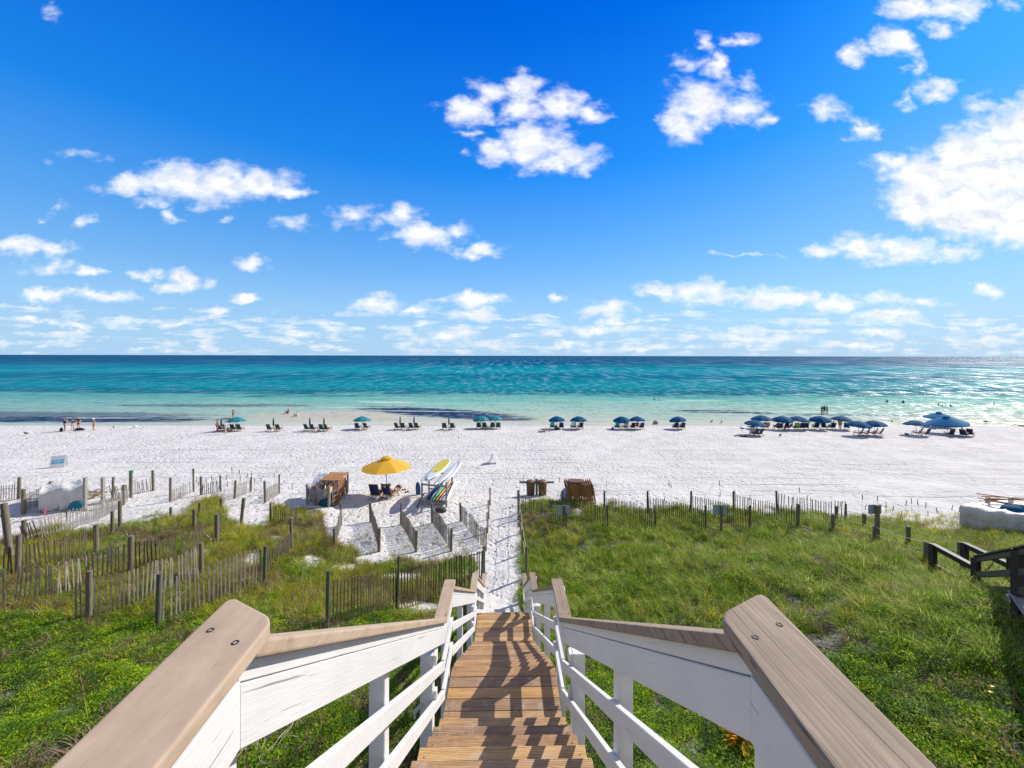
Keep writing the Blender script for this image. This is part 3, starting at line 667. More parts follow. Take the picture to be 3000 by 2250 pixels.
# ------------------------------------------------------------------ posts and fences
def round_post(b, x, y, z0, z1, r, lean=0, n=9):
    lx, ly = (lean, 0) if not isinstance(lean, tuple) else lean
    h = z1-z0; nn = 5
    for i in range(nn):
        a, c = i/nn, (i+1)/nn
        b.cyl((x+lx*a*h, y+ly*a*h, z0+a*h), (x+lx*c*h, y+ly*c*h, z0+c*h), r*(1.0+.05*math.sin(i*2.1+x)), r*(1.0+.05*math.sin((i+1)*2.1+x)), n, caps=(i == nn-1))
    return b
def lone_post(px, py, ptop, width_px, label, lean=0, m='post_wood', group='weathered round posts in the dunes', sq=False):
    p = at(px, py); s = sc_at(p); h = (py-ptop)/s; r = width_px/s/2
    b = MB(); round_post(b, p.x, p.y, p.z-.35, p.z+h, r, lean, 4 if sq else 9)
    o = b.build('wooden_post', m, None, tuple(p)); tag(o, label, 'post', group)
    return p, h
def px_pt(px, py, Y):
    return Vector(((px-CX)/F*Y, Y, CAMZ-(py-CY)/F*Y))
def slat_fence(gpts, label, posts, h=1.0, sp=.085, m='slat_wood', name='sand_fence', missing=.03, jit=.05, lean=0.0, seed=0, pm='post_wood', group=None, sw=.038):
    """gpts: ground points (Vector) of the fence line; posts: list of (index t 0..1 or Vector, height, radius)"""
    rr = random.Random(seed); base = gpts[0]
    t = thing(name, tuple(base), label, 'fence', group)
    # cumulative
    seg = []; tot = 0
    for a, b_ in zip(gpts[:-1], gpts[1:]): l = (Vector((b_.x-a.x, b_.y-a.y, 0))).length; seg.append((a, b_, tot, l)); tot += l
    def P(d):
        for a, b_, t0, l in seg:
            if d <= t0+l+1e-6: k = (d-t0)/max(l, 1e-6); return a.lerp(b_, k), (b_-a).normalized()
        return gpts[-1].copy(), (gpts[-1]-gpts[-2]).normalized()
    b = MB(); d = .06; tops = []; w1 = []; w2 = []
    while d < tot-.04:
        p, dr = P(d); g = gz(p.x, p.y)
        sag = .05*math.sin(d*1.9+seed)+.03*math.sin(d*5+seed)
        z1 = g+h+sag+rr.uniform(-.03, .03); z0 = g-.12
        ln = lean+rr.uniform(-jit, jit)*.55+jit*.5*math.sin(d*2.3+seed*2)
        if rr.random() > missing:
            up = Vector((dr.x*ln, dr.y*ln, 1)); a = Vector((p.x, p.y, z0)); c = a+up*(z1-z0)
            nrm = Vector((-dr.y, dr.x, 0)); b.bar(a, c, sw*rr.uniform(.85, 1.15), .011, up=nrm)
        for ww, f in ((w1, .30), (w2, .74)): ww.append(Vector((p.x+dr.x*ln*h*f, p.y+dr.y*ln*h*f, g+h*f+sag)))
        d += sp*rr.uniform(.85, 1.15)
    b.build('slat_panel', m, t, tuple(base))
    for ww in (w1, w2):
        if len(ww) > 2:
            q = MB(); q.tube([v+Vector((0, -.014, 0)) for v in ww], .0035, 3); q.build('wire', 'wire', t, tuple(base))
    for (k, hh, r) in posts:
        p = P(k*tot)[0]; g = gz(p.x, p.y); q = MB(); ln = (rr.uniform(-.04, .04), 0)
        round_post(q, p.x, p.y, g-.35, g+hh, r, ln); q.build('post', pm, t, tuple(base))
    return t
def gp(pts): return [at(*p) for p in pts]
def hpx(p, px): return px/sc_at(p)
def mk(label, base, posts, hpix, hm=1.0, **kw):
    """base: photo pixels of the fence foot; posts: (fraction along, post height px, width px); hpix slat height px at the middle"""
    g = gp(base); mid = g[len(g)//2]; L0 = sum(((b_-a).length for a, b_ in zip(g[:-1], g[1:])))
    def P(k):
        d = k*L0
        for a, b_ in zip(g[:-1], g[1:]):
            l = (b_-a).length
            if d <= l+1e-6: return a.lerp(b_, d/l)
            d -= l
        return g[-1]
    ps = [(k, hpx(P(k), hp)*.97, hpx(P(k), wp)*.43) for k, hp, wp in posts]
    return slat_fence(g, label, ps, h=hpx(mid, hpix)*hm, **kw)
SW = 'slat fences across the sandy hollow'
mk('short slat fence leaning left, leftmost of the five in the sandy hollow', [(1001, 1541), (983, 1611)], [(0, 69, 7), (1, 64, 9)], 58, seed=1, group=SW, sp=.085)
mk('short slat fence in the sandy hollow just below the yellow umbrella', [(1088, 1532), (1111, 1617)], [(0, 60, 8.5), (1, 71, 11)], 58, seed=2, group=SW, sp=.085)
mk('middle one of the five short slat fences in the sandy hollow', [(1175, 1537), (1219, 1618)], [(0, 65, 7), (1, 64, 9)], 58, seed=3, group=SW, sp=.085)
mk('short slat fence in the sandy hollow right below the paddle board rack', [(1267, 1533), (1322, 1616)], [(0, 61, 8), (1, 70, 9)], 58, seed=4, group=SW, sp=.085)
mk('short slat fence in the sandy hollow nearest the sand path', [(1351, 1528), (1420, 1604)], [(0, 56, 7), (1, 56, 6)], 56, seed=5, group=SW, sp=.085)
RG = 'zigzag slat fences behind the green dune'
for i, (a, b_, hb, lab) in enumerate([((1521, 1505), (1660, 1545), (70, 45), 'slat fence starting at the path in front of the two barrels'),
   ((1647, 1505), (1783, 1553), (69, 76), 'slat fence in front of the folded chairs behind the first sign'),
   ((1771, 1503), (1923, 1553), (67, 76), 'slat fence just right of the folded chairs'),
   ((1898, 1503), (2067, 1553), (67, 76), 'slat fence left of and behind the second grey sign'),
   ((2024, 1503), (2198, 1553), (67, 76), 'slat fence directly behind the second grey sign'),
   ((2151, 1501), (2340, 1545), (65, 69), 'slat fence right of the second grey sign'),
   ((2278, 1501), (2480, 1528), (66, 55), 'rightmost slat fence on the beach edge of the green dune')]):
    mk(lab, [a, ((a[0]+b_[0])/2, (a[1]+b_[1])/2), b_], [(0, hb[0], 6.5), (1, hb[1], 6)], 58, hm=.95, m='slat_dark', pm='post_green', seed=20+i, group=RG, sp=.115, sw=.036)
NL = 'slat fences climbing the left dune'
mk('near slat fence just left of the stairway running to the path', [(960, 1850), (1060, 1822), (1157, 1796), (1280, 1760), (1411, 1722)], [(0, 180, 13), (.42, 168, 9), (1, 112, 9)], 122, m='slat_dark', pm='post_green', seed=41, group=NL, missing=.02, jit=.03, sp=.10)
mk('grey slat fence behind the near left handrail end', [(455, 1848), (540, 1812), (640, 1775), (775, 1718)], [(.02, 165, 16), (1, 120, 11)], 125, seed=42, group=NL, missing=.03, pm='post_green', sp=.11)
mk('slat fence in the grass left of the near handrail', [(216, 1830), (262, 1822), (380, 1790), (480, 1752), (592, 1690)], [(.1, 150, 16), (1, 100, 13)], 112, seed=43, group=NL, missing=.04, sp=.10)
mk('slat fence at the far left edge half sunk in grass', [(-60, 1800), (30, 1785), (160, 1765), (262, 1720), (383, 1690)], [(1, 120, 17)], 105, seed=44, group=NL, missing=.04, jit=.09, sp=.10)
mk('upper slat fence at the far left in brown grass', [(-40, 1712), (60, 1700), (180, 1668), (283, 1632)], [(.24, 135, 15), (1, 95, 14)], 88, m='slat_dark', seed=45, group=NL, missing=.08, jit=.08, sp=.11)
mk('dark slat fence between the tall grass clumps right of the large post', [(383, 1690), (470, 1672), (560, 1645), (600, 1620)], [], 84, m='slat_dark', seed=46, group=NL, missing=.04, sp=.10)
mk('low slat fence running to the tall post beside the hollow', [(772, 1690), (815, 1660), (857, 1620)], [(1, 104, 10)], 66, m='slat_dark', seed=47, group=NL, sp=.10)
mk('short dark slat fence behind bright green grass left of the chair rack', [(793, 1535), (835, 1545), (868, 1535)], [(0, 62, 7), (1, 48, 5)], 48, m='slat_dark', seed=48, group=NL, sp=.11)
mk('leaning slat fence in front of the covered pile', [(70, 1600), (120, 1590), (200, 1560), (300, 1520), (378, 1470)], [(0, 75, 13), (.9, 60, 10)], 58, seed=49, group=NL, jit=.16, lean=-.1, missing=.05, sp=.11)
mk('slat fence at the back left behind the covered pile', [(-30, 1480), (0, 1476), (57, 1465)], [(1, 66, 9)], 46, seed=50, group=NL, sp=.10)
mk('slat fence between two posts left of the covered pile', [(70, 1510), (100, 1490), (147, 1460)], [(0, 75, 12), (1, 45, 10)], 48, seed=51, group=NL, jit=.1, lean=.1, sp=.11)
mk('slat fence on the beach side right of the covered pile', [(330, 1470), (360, 1465), (400, 1450), (450, 1440)], [(.0, 72, 7), (.45, 70, 7), (1, 62, 8)], 40, seed=52, group=NL, jit=.1, lean=-.12, sp=.11)
for i, (a, b_, pa, pb, lab) in enumerate([((500, 1473), (568, 1443), 73, 70, 'slat fence on the white dune left of centre'), ((590, 1452), (648, 1442), 55, 48, 'slat fence among sea oats on the dune'),
   ((688, 1463), (735, 1443), 55, 46, 'slat fence behind dry grass on the dune'), ((778, 1475), (818, 1448), 66, 58, 'rightmost slat fence at the back of the left dune')]):
    mk(lab, [a, b_], [(0, pa, 7.5), (1, pb, 5.5)], 34, seed=60+i, group=NL, jit=.08, sp=.11)
for (px, py, pt, w, lab, ln) in [
   (36, 1650, 1478, 16, 'tall weathered post at the far left edge leaning left', (-.12, 0)),
   (352, 1560, 1470, 9, 'pair-leading post in front of the leaning fence', 0), (330, 1570, 1500, 9, 'shorter post beside the leaning slat fence', 0),
   (501, 1520, 1489, 7, 'short stub post in green grass on the dune top', 0), (570, 1552, 1495, 9.5, 'slim post on the grassy dune crest', 0),
   (586, 1514, 1474, 8, 'small post by the sea oats on the dune crest', 0), (649, 1497, 1461, 8, 'small post linked by rope on the dune', 0),
   (636, 1595, 1508, 12, 'thick dark post in the yellow-green grass', 0), (705, 1540, 1461, 9, 'leaning post on the bare sandy slope', (.10, 0)),
   (385, 1460, 1384, 7, 'back post with a bright green cap', 0)]:
    p, h = lone_post(px, py, pt, w, lab, ln)
    if px == 385:
        o = [q for q in bpy.data.objects if q.get('label') == lab][0]
        MB().cyl((p.x, p.y, p.z+h-.12), (p.x, p.y, p.z+h+.06), .10, .12, 10).build('cap', 'bright_green', o, tuple(p))
# pink and yellow flag tapes
for (px, py, lab, m_) in ((132, 1492, 'pink marker tape in front of the left covered pile', 'pink'), (360, 1424, 'pink marker tape on the back left slat fence', 'pink')):
    p = at(px, py+40); s = sc_at(p); b = MB().cyl((p.x, p.y, p.z), (p.x, p.y, p.z+40/s), .012, n=5)
    b.box((p.x+.02, p.y, p.z+34/s), (.09, .02, 14/s)); tag(b.build('marker_flag', m_, None, tuple(p)), lab, 'flag')

# rope fences
def rope_fence(plist, label, rad=.05, sag=.06, m='post_wood', hs=(.97, .55), sq=False):
    base = at(plist[0][0], plist[0][1]); t = thing('rope_fence', tuple(base), label, 'fence', 'rope fences')
    P = []
    for (px, py, ht) in plist:
        p = at(px, py); h = ht/sc_at(p); P.append((p, h)); q = MB(); round_post(q, p.x, p.y, p.z-.3, p.z+h, rad, 0, 4 if sq else 8); q.build('post', m, t, tuple(base))
    for f in hs:
        q = MB()
        for (a, ha), (b_, hb) in zip(P[:-1], P[1:]):
            pts = [a.lerp(b_, k/6)+Vector((0, 0, (ha*(1-k/6)+hb*k/6)*f-sag*4*(k/6)*(1-k/6))) for k in range(7)]
            q.tube(pts, .008, 5)
        q.build('rope', 'rope', t, tuple(base))
    return t
rope_fence([(1436, 1479, 49), (1432, 1521, 55), (1429, 1561, 60), (1424, 1614, 68), (1419, 1690, 88)], 'posts and rope along the left side of the sand path', .055)
rope_fence([(1521, 1480, 44), (1522, 1521, 52), (1527, 1562, 60), (1533, 1624, 72), (1543, 1692, 90)], 'posts and rope along the right side of the sand path', .055)
rope_fence([(2338, 1545, 70), (2441, 1552, 48), (2564, 1592, 52), (2716, 1640, 55)], 'nearer rope fence across the right of the green dune', .075)
rope_fence([(2451, 1530, 49), (2533, 1552, 48), (2662, 1600, 60), (2813, 1645, 60)], 'farther rope fence across the right of the green dune', .075)

# signs seen from behind
for (px, py, pt, pw, x0, x1, y0, y1, lab) in [(1652, 1545, 1480, 6, 1632, 1672, 1483, 1511, 'grey board sign on a dark post near the path'), (2114, 1556, 1480, 7, 2092.5, 2133, 1480, 1508.5, 'grey board sign on a dark post in the middle of the green dune'),
   (2571, 1592, 1478, 11, 2550, 2589, 1478.5, 1506, 'grey board sign on the post between the rope fences')]:
    p = at(px, py); s = sc_at(p); t = thing('sign', tuple(p), lab, 'sign', 'grey signs facing the beach')
    q = MB().box((p.x, p.y, p.z+(py-pt)/s/2-.1), (.75*pw/s, .75*pw/s, (py-pt)/s+.2)); q.build('post', 'post_wood', t, tuple(p))
    zc = p.z+(py-(y0+y1)/2)/s; xc = ((x0+x1)/2-px)/s
    o = MB().box((p.x+xc, p.y+pw/s/2+.012, zc), ((x1-x0)/s, .012, (y1-y0)/s)).build('board', 'sign_grey', t, tuple(p))
    bm = bmesh.new(); bm.from_mesh(o.data); bmesh.ops.bevel(bm, geom=[e for e in bm.edges if abs((e.verts[0].co-e.verts[1].co).y) > .01], offset=.02, segments=2, affect='EDGES'); bm.to_mesh(o.data); bm.free()

# dark boardwalk on the right
dk = thing('dark_boardwalk', (12, 11, 4), 'dark stained boardwalk railing descending through the grass at the right edge', 'boardwalk')
O = (12, 11, 4)
def DP(px, py, s): return Vector(((px-CX)/s, F/s, CAMZ-(py-CY)/s))
P1, P2, P3 = DP(2983, 1607, 140), DP(2860, 1631, 105), DP(2734, 1591, 95)
P5, P4 = DP(2965, 1625, 104), DP(2827, 1588, 92)
P6 = P5+(P1-P2)*1.0
E1 = P1+(P1-P2)*.9; E6 = P6+(P1-P2)*.5
for p, zb in ((P1, -2.6), (P2, -2.2), (P3, -1.6), (P5, -2), (P4, -1.6), (P6, -3), (E1, -3.5)):
    g = gz(p.x, p.y)-.2; part_b = MB().box((p.x, p.y, (p.z+g)/2), (.14, .14, p.z-g)); part_b.build('post', 'dark_stain', dk, O)
for a, b_ in ((E1, P1), (P1, P2), (P6, P5), (E6, P6)):
    for k, hgt in ((0, .12), (.42, .13), (.80, .13)):
        MB().bar(a-Vector((0, 0, k+.06)), b_-Vector((0, 0, k+.06)), .045, hgt).build('side_rail', 'dark_stain', dk, O)
    MB().bar(a+Vector((0, 0, .02)), b_+Vector((0, 0, .02)), .13, .035).build('cap_rail', 'dark_stain', dk, O)
for a, b_ in ((P2, P3), (P5, P4)):
    a2 = Vector((a.x, a.y, a.z-.25)); 
    MB().bar(a2+Vector((0, 0, .0)), b_, .15, .04).build('cap_rail', 'dark_stain', dk, O)
    MB().bar(a2-Vector((0, 0, .09)), b_-Vector((0, 0, .09)), .045, .12).build('side_rail', 'dark_stain', dk, O)
    MB().bar(a2-Vector((0, 0, .62)), b_-Vector((0, 0, .62)), .045, .12).build('side_rail', 'dark_stain', dk, O)
dv = (P1-P2); dv.z = 0; dv.normalize(); sv = Vector((dv.y, -dv.x, 0)); sv = sv if sv.x > 0 else -sv
for i in range(9):
    c = P1+dv*(i*.15-.1)+sv*.65; c.z = P1.z-.98
    MB().bar(c-sv*.75, c+sv*.75, .142, .04).build('deck_board', 'plank_grey', dk, O)
for i in range(8):
    c = P1-dv*(.3+i*.28)+sv*.65; c.z = P1.z-1.0-.17*(i+1)
    MB().bar(c-sv*.72, c+sv*.72, .27, .04).build('tread', 'plank_grey', dk, O)
# ------------------------------------------------------------------ beach chairs, umbrellas, tables
def make_chair(fab, wood='oak'):
    t = thing('beach_chair', (0, 0, 0), 'x', 'chair')
    b = MB()
    for s in (-1, 1):
        b.bar((s*.28, .42, .36), (s*.28, -.24, .27), .03, .045)
        b.bar((s*.265, -.16, .22), (s*.265, -.50, .98), .028, .042)
    b.bar((-.28, .42, .36), (.28, .42, .36), .04, .03); b.bar((-.265, -.50, .97), (.265, -.50, .97), .04, .03); b.bar((-.28, -.22, .27), (.28, -.22, .27), .03, .03)
    b.bar((-.27, -.30, .10), (.27, -.30, .10), .03, .03)
    b.build('frame', wood, t)
    for s in (-1, 1):
        MB().bar((s*.31, .40, .56), (s*.31, -.33, .56), .055, .022).build('armrest', wood, t)
        MB().bar((s*.30, .38, .56), (s*.30, .50, .0), .03, .04).build('leg', wood, t)
        MB().bar((s*.295, -.02, .50), (s*.31, -.46, .0), .03, .04).build('leg', wood, t)
    def cloth(p0, p1, p2, w, nm, sag):
        vs = []; fs = []; n = 7
        for k in range(n):
            f = k/(n-1); p = Vector(p0).lerp(Vector(p1), f); d = math.sin(math.pi*f)*sag
            for x in (-w/2, w/2): vs.append((x, p.y+p2[0]*d, p.z+p2[1]*d))
        m_ = len(vs); vs += [(x, y+p2[0]*.008, z+p2[1]*.008) for x, y, z in vs]
        for k in range(n-1):
            fs += [(2*k, 2*k+1, 2*k+3, 2*k+2), (m_+2*k, m_+2*k+2, m_+2*k+3, m_+2*k+1), (2*k, 2*k+2, m_+2*k+2, m_+2*k), (2*k+1, m_+2*k+1, m_+2*k+3, 2*k+3)]
        return MB().add(vs, fs, True).build(nm, fab, t)
    cloth((0, .42, .385), (0, -.18, .30), (0, -1), .52, 'seat', .04)
    cloth((0, -.17, .26), (0, -.505, 1.0), (-.9, -.4), .51, 'backrest', .035)
    return t
def make_umbrella(m, dia=2.3, top=1.72, n=8, val=.13, pole='pole_wood', rimh=None, square=False, vent=False):
    t = thing('beach_umbrella', (0, 0, 0), 'x', 'umbrella'); r = dia/2; rh = rimh or top-.50
    vs = []; fs = []; ring = 5; N_ = n*6
    for j in range(ring+1):
        f = j/ring
        for i in range(N_):
            a = 2*math.pi*i/N_+math.pi/n; k = (i % 6)/6.0; sc_ = math.sin(math.pi*k)       # 0 at ribs
            rr = r*f*(1-.06*sc_*f)/1.0
            z = rh+(top-rh)*(1-f**1.7)-.03*sc_*f
            if not vent: pass
            else: z = rh+(top-rh)*(1-f**1.15)-.02*sc_*f
            vs.append((rr*math.cos(a), rr*math.sin(a), z))
    for j in range(ring):
        for i in range(N_): fs.append((j*N_+i, (j+1)*N_+i, (j+1)*N_+(i+1) % N_, j*N_+(i+1) % N_))
    if val:
        o = len(vs)
        for i in range(N_):
            v_ = vs[ring*N_+i]; k = (i % 6)/6.0; q = val*(.8+.2*math.sin(math.pi*k)); vs.append((v_[0]*1.005, v_[1]*1.005, v_[2]-q))
        for i in range(N_): fs.append((ring*N_+i, o+i, o+(i+1) % N_, ring*N_+(i+1) % N_))
    MB().add(vs, fs, False).build('canopy', m, t)
    if vent:
        MB().lathe([(.0, top+.10), (.20, top+.06), (.36, top-.02), (.34, top-.06)], 16, smooth=False).build('vent', m, t)
    MB().cyl((0, 0, -.3), (0, 0, top+.04), .022, n=8).build('pole', pole, t)
    MB().cyl((0, 0, top+.02), (0, 0, top+.13), .02, .008, 6).build('finial', 'black', t)
    b = MB()
    for i in range(n):
        a = 2*math.pi*i/n+math.pi/n; b.cyl((0, 0, top-.04), (r*.98*math.cos(a), r*.98*math.sin(a), rh-.02), .007, n=4)
        b.cyl((0, 0, top-.60), (r*.5*math.cos(a), r*.5*math.sin(a), rh+(top-rh)*.62), .006, n=4)
    b.build('ribs', 'pole_grey', t)
    return t
def make_closed(m):
    t = thing('closed_umbrella', (0, 0, 0), 'x', 'umbrella')
    b = MB(); vs = []; fs = []; N_ = 16; prof = [(.02, 1.66), (.045, 1.56), (.075, 1.3), (.085, .98), (.085, .75), (.075, .58), (.045, .52)]
    for r_, z in prof:
        for i in range(N_):
            a = 2*math.pi*i/N_; q = r_*(1+.22*(1 if i % 2 else -1)); vs.append((q*math.cos(a), q*math.sin(a), z))
    for j in range(len(prof)-1):
        for i in range(N_): fs.append((j*N_+i, (j+1)*N_+i, (j+1)*N_+(i+1) % N_, j*N_+(i+1) % N_))
    b.add(vs, fs, True).build('canopy', m, t); MB().lathe([(.098, .95), (.10, .90)], 12).build('strap', m, t)
    MB().cyl((0, 0, -.3), (0, 0, 1.72), .022, n=8).build('pole', 'pole_wood', t)
    return t
def make_table():
    t = thing('side_table', (0, 0, 0), 'x', 'table')
    b = MB()
    for i in range(5): b.box((0, -.18+i*.09, .45), (.46, .08, .018))
    b.build('table_top', 'oak', t)
    for s in (-1, 1):
        for k in (-1, 1): MB().bar((k*.2, s*.17, .44), (-k*.2, s*.19, 0), .03, .02, up=(0, 1, 0)).build('leg', 'oak', t)
    return t
PROTO = {}
def proto(kind, *a, **k):
    key = (kind.__name__,)+a+tuple(sorted(k.items()))
    if key not in PROTO: PROTO[key] = [kind(*a, **k), False]
    e = PROTO[key]
    if not e[1]: e[1] = True; return e[0]
    return copy_tree(e[0])
def place(o, p, label, cat, group, rz=0, s=1.0):
    o.location = (p.x, p.y, p.z); o.rotation_euler = (0, 0, rz); o.scale = (s, s, s); o['label'] = label; o['category'] = cat
    if group: o['group'] = group
    elif 'group' in o: del o['group']
    return o
rj = random.Random(5)
TG = 'teal beach chairs along the water'; BG = 'navy beach chairs along the water'
def chair(px, py, fab, label, rz=None, grp=None):
    return place(proto(make_chair, fab), at(px, py), label, 'chair', grp or (TG if fab == 'teal' else BG), rj.uniform(-.22, .2)-.12 if rz is None else rz)
POSN = {1: ['sole'], 2: ['left', 'right'], 3: ['left', 'middle', 'right'], 4: ['first', 'second', 'third', 'fourth']}
def chairs(xs_, py, fab, where, rz=None):
    for n, x in zip(POSN[len(xs_)], xs_): chair(x, py, fab, '%s %s chair %s' % (n, fab, where), rz)
def opened(px, py, m, label, **k):
    o = place(proto(make_umbrella, m, **k), at(px, py), label, 'umbrella', 'open umbrellas along the water', rj.uniform(0, .7)); o.rotation_euler[0] = rj.uniform(-.10, .10); o.rotation_euler[1] = rj.uniform(-.10, .10); return o
def closed(px, py, label): return place(proto(make_closed, 'teal'), at(px, py), label, 'umbrella', 'closed teal umbrellas', rj.uniform(0, 1))
def table(px, py, label, rz=None): return place(proto(make_table), at(px, py), label, 'table', 'small folding tables by the beach chairs', rj.uniform(-.3, .3) if rz is None else rz)
# teal sets from the left
chairs([646, 665, 686, 704], 1265, 'teal', 'of the leftmost teal set beside the standing couple')
closed(648.5, 1264, 'closed teal umbrella beside the bare-chested man'); opened(693, 1261, 'teal_canopy', 'open teal umbrella of the leftmost teal set')
table(677, 1267, 'small table beside the standing couple under the leftmost umbrella')
chairs([792, 817.5], 1265, 'teal', 'in the second teal set from the left'); closed(801.5, 1262, 'closed teal umbrella in the second teal set from the left'); table(809, 1267, 'small table in the second teal set from the left')
chairs([901.5, 918.5, 945, 960], 1264, 'teal', 'in the four-chair set left of the lone open umbrella'); closed(908, 1261, 'closed teal umbrella on the left of the four-chair set left of the lone open umbrella')
closed(949.5, 1261, 'closed teal umbrella on the right of the four-chair set left of the lone open umbrella'); table(934, 1265, 'small table in the four-chair set left of the lone open umbrella')
chairs([1048.5, 1074.5], 1260, 'teal', 'under the lone open teal umbrella'); opened(1061, 1258, 'teal_canopy', 'lone open teal umbrella left of the paddle board rack'); table(1065, 1263, 'small table under the lone open teal umbrella')
chairs([1165.5, 1181.5, 1207.5, 1223.5], 1259, 'teal', 'in the four-chair set right of the lone open umbrella'); closed(1172.5, 1256, 'closed teal umbrella on the left of the four-chair set right of the lone open umbrella')
closed(1213.5, 1255, 'closed teal umbrella on the right of the four-chair set right of the lone open umbrella'); table(1195, 1261, 'small table in the four-chair set right of the lone open umbrella')
chairs([1302.5, 1327], 1259, 'teal', 'in the pair with one closed umbrella right of centre'); closed(1315.5, 1256, 'closed teal umbrella of the rightmost closed pair'); table(1317, 1261, 'small table in the rightmost closed pair')
chairs([1403, 1420, 1443.5, 1460], 1257, 'teal', 'under the two touching teal umbrellas'); opened(1411, 1255, 'teal_canopy', 'left one of the two touching teal umbrellas'); opened(1452.5, 1254, 'teal_canopy', 'right one of the two touching teal umbrellas'); table(1432, 1259, 'small table between the two touching teal umbrellas')
# blue sets
def towel(px, py, m, label, grp='towels hung over chairs'):
    """a towel draped over the top of a chair back"""
    p = at(px, py); vs = []; fs = []
    path = [(-.60, .50), (-.585, .80), (-.55, 1.0), (-.52, 1.035), (-.475, 1.02), (-.44, .85), (-.36, .62)]
    for k, (y, z) in enumerate(path):
        for i in range(7): vs.append((-.24+i*.08, y+.012*math.sin(i*1.7+k), z+.01*math.sin(i*2.3)))
    for k in range(len(path)-1):
        for i in range(6): fs.append((k*7+i, k*7+i+1, (k+1)*7+i+1, (k+1)*7+i))
    o = MB().add(vs, fs, True).build('towel', m, None); o.location = p; o.rotation_euler = (0, 0, -.12); sd_ = o.modifiers.new('s', 'SOLIDIFY'); sd_.thickness = .012
    return tag(o, label, 'towel', grp)
def striped(a, b_, n=18):
    k = 'stripe_%s_%s' % (a, b_)
    if k in MAT: return k
    m_ = bpy.data.materials.new(k); m_.use_nodes = True; MAT[k] = m_; nt_ = m_.node_tree; bb = nt_.nodes['Principled BSDF']; bb.inputs['Roughness'].default_value = .9
    w = nt_.nodes.new('ShaderNodeTexWave'); w.inputs['Scale'].default_value = n/ (2*math.pi); w.bands_direction = 'X'; t_ = nt_.nodes.new('ShaderNodeTexCoord'); nt_.links.new(t_.outputs['Object'], w.inputs['Vector'])
    r_ = nt_.nodes.new('ShaderNodeValToRGB'); r_.color_ramp.interpolation = 'CONSTANT'; r_.color_ramp.elements[0].color = (*MATC[a], 1); r_.color_ramp.elements[1].color = (*MATC[b_], 1); r_.color_ramp.elements[1].position = .5
    nt_.links.new(w.outputs['Fac'], r_.inputs[0]); nt_.links.new(r_.outputs[0], bb.inputs['Base Color']); return k
MATC = {'turq': (.05, .42, .48), 'white': (.7, .7, .68), 'purple': (.13, .05, .20), 'navy': (.02, .04, .15)}
for cx_, cs, where in ((1632.5, [1618.5, 1645], 'under the blue umbrella farthest left'), (1695.5, [1679.5, 1701.5], 'under the second blue umbrella from the left'),
        (1823, [1807.5, 1832.5], 'under the left one of the two overlapping blue umbrellas'), (1867.5, [1853, 1879], 'under the right one of the two overlapping blue umbrellas'), (1989, [1979.5, 1999], 'under the blue umbrella standing alone right of centre')):
    chairs(cs, 1257, 'navy', where, rz=rj.uniform(-.1, .1)); opened(cx_, 1256, 'blue_canopy', where.replace('under the ', '').replace('umbrellas', 'umbrellas with white dots of light'))
towel(704, 1264, 'towel_white', 'white towel over the fourth teal chair of the leftmost set'); towel(1618.5, 1257, 'towel_turq', 'turquoise towel on a chair under the farthest left blue umbrella')
towel(1679.5, 1257, striped('turq', 'white', 12), 'turquoise and white towel under the second blue umbrella'); towel(1807.5, 1257, striped('turq', 'navy', 30), 'turquoise striped towel on a navy chair'); towel(1832.5, 1257, striped('purple', 'white', 30), 'purple and white striped towel on a navy chair')
table(1691, 1258, 'small table under the second blue umbrella from the left'); table(1819, 1258, 'small table under the overlapping blue umbrellas')
for cx_, py, where in ((2210, 1272, 'near blue umbrella at the left of the crowded group'), (2232, 1254, 'blue umbrella behind the near one at the left of the crowded group'), (2293, 1257, 'third blue umbrella of the crowded group, over the seated pair'),
        (2338, 1257, 'fourth blue umbrella of the crowded group, over a green towel'), (2403.5, 1256, 'blue umbrella over the yellow edged loungers'), (2464.5, 1256, 'blue umbrella hiding a standing person'),
        (2513.5, 1274, 'left one of the two front blue umbrellas right of the crowded group'), (2563.5, 1273, 'right one of the two front blue umbrellas right of the crowded group'), (2685, 1272, 'dark blue umbrella left of the large pale one')):
    opened(cx_, py, 'blue_canopy', where, dia=2.6, top=1.85)
def cs_(l):
    for x, y, lab, rz in l: chair(x, y, 'navy', lab, rz)
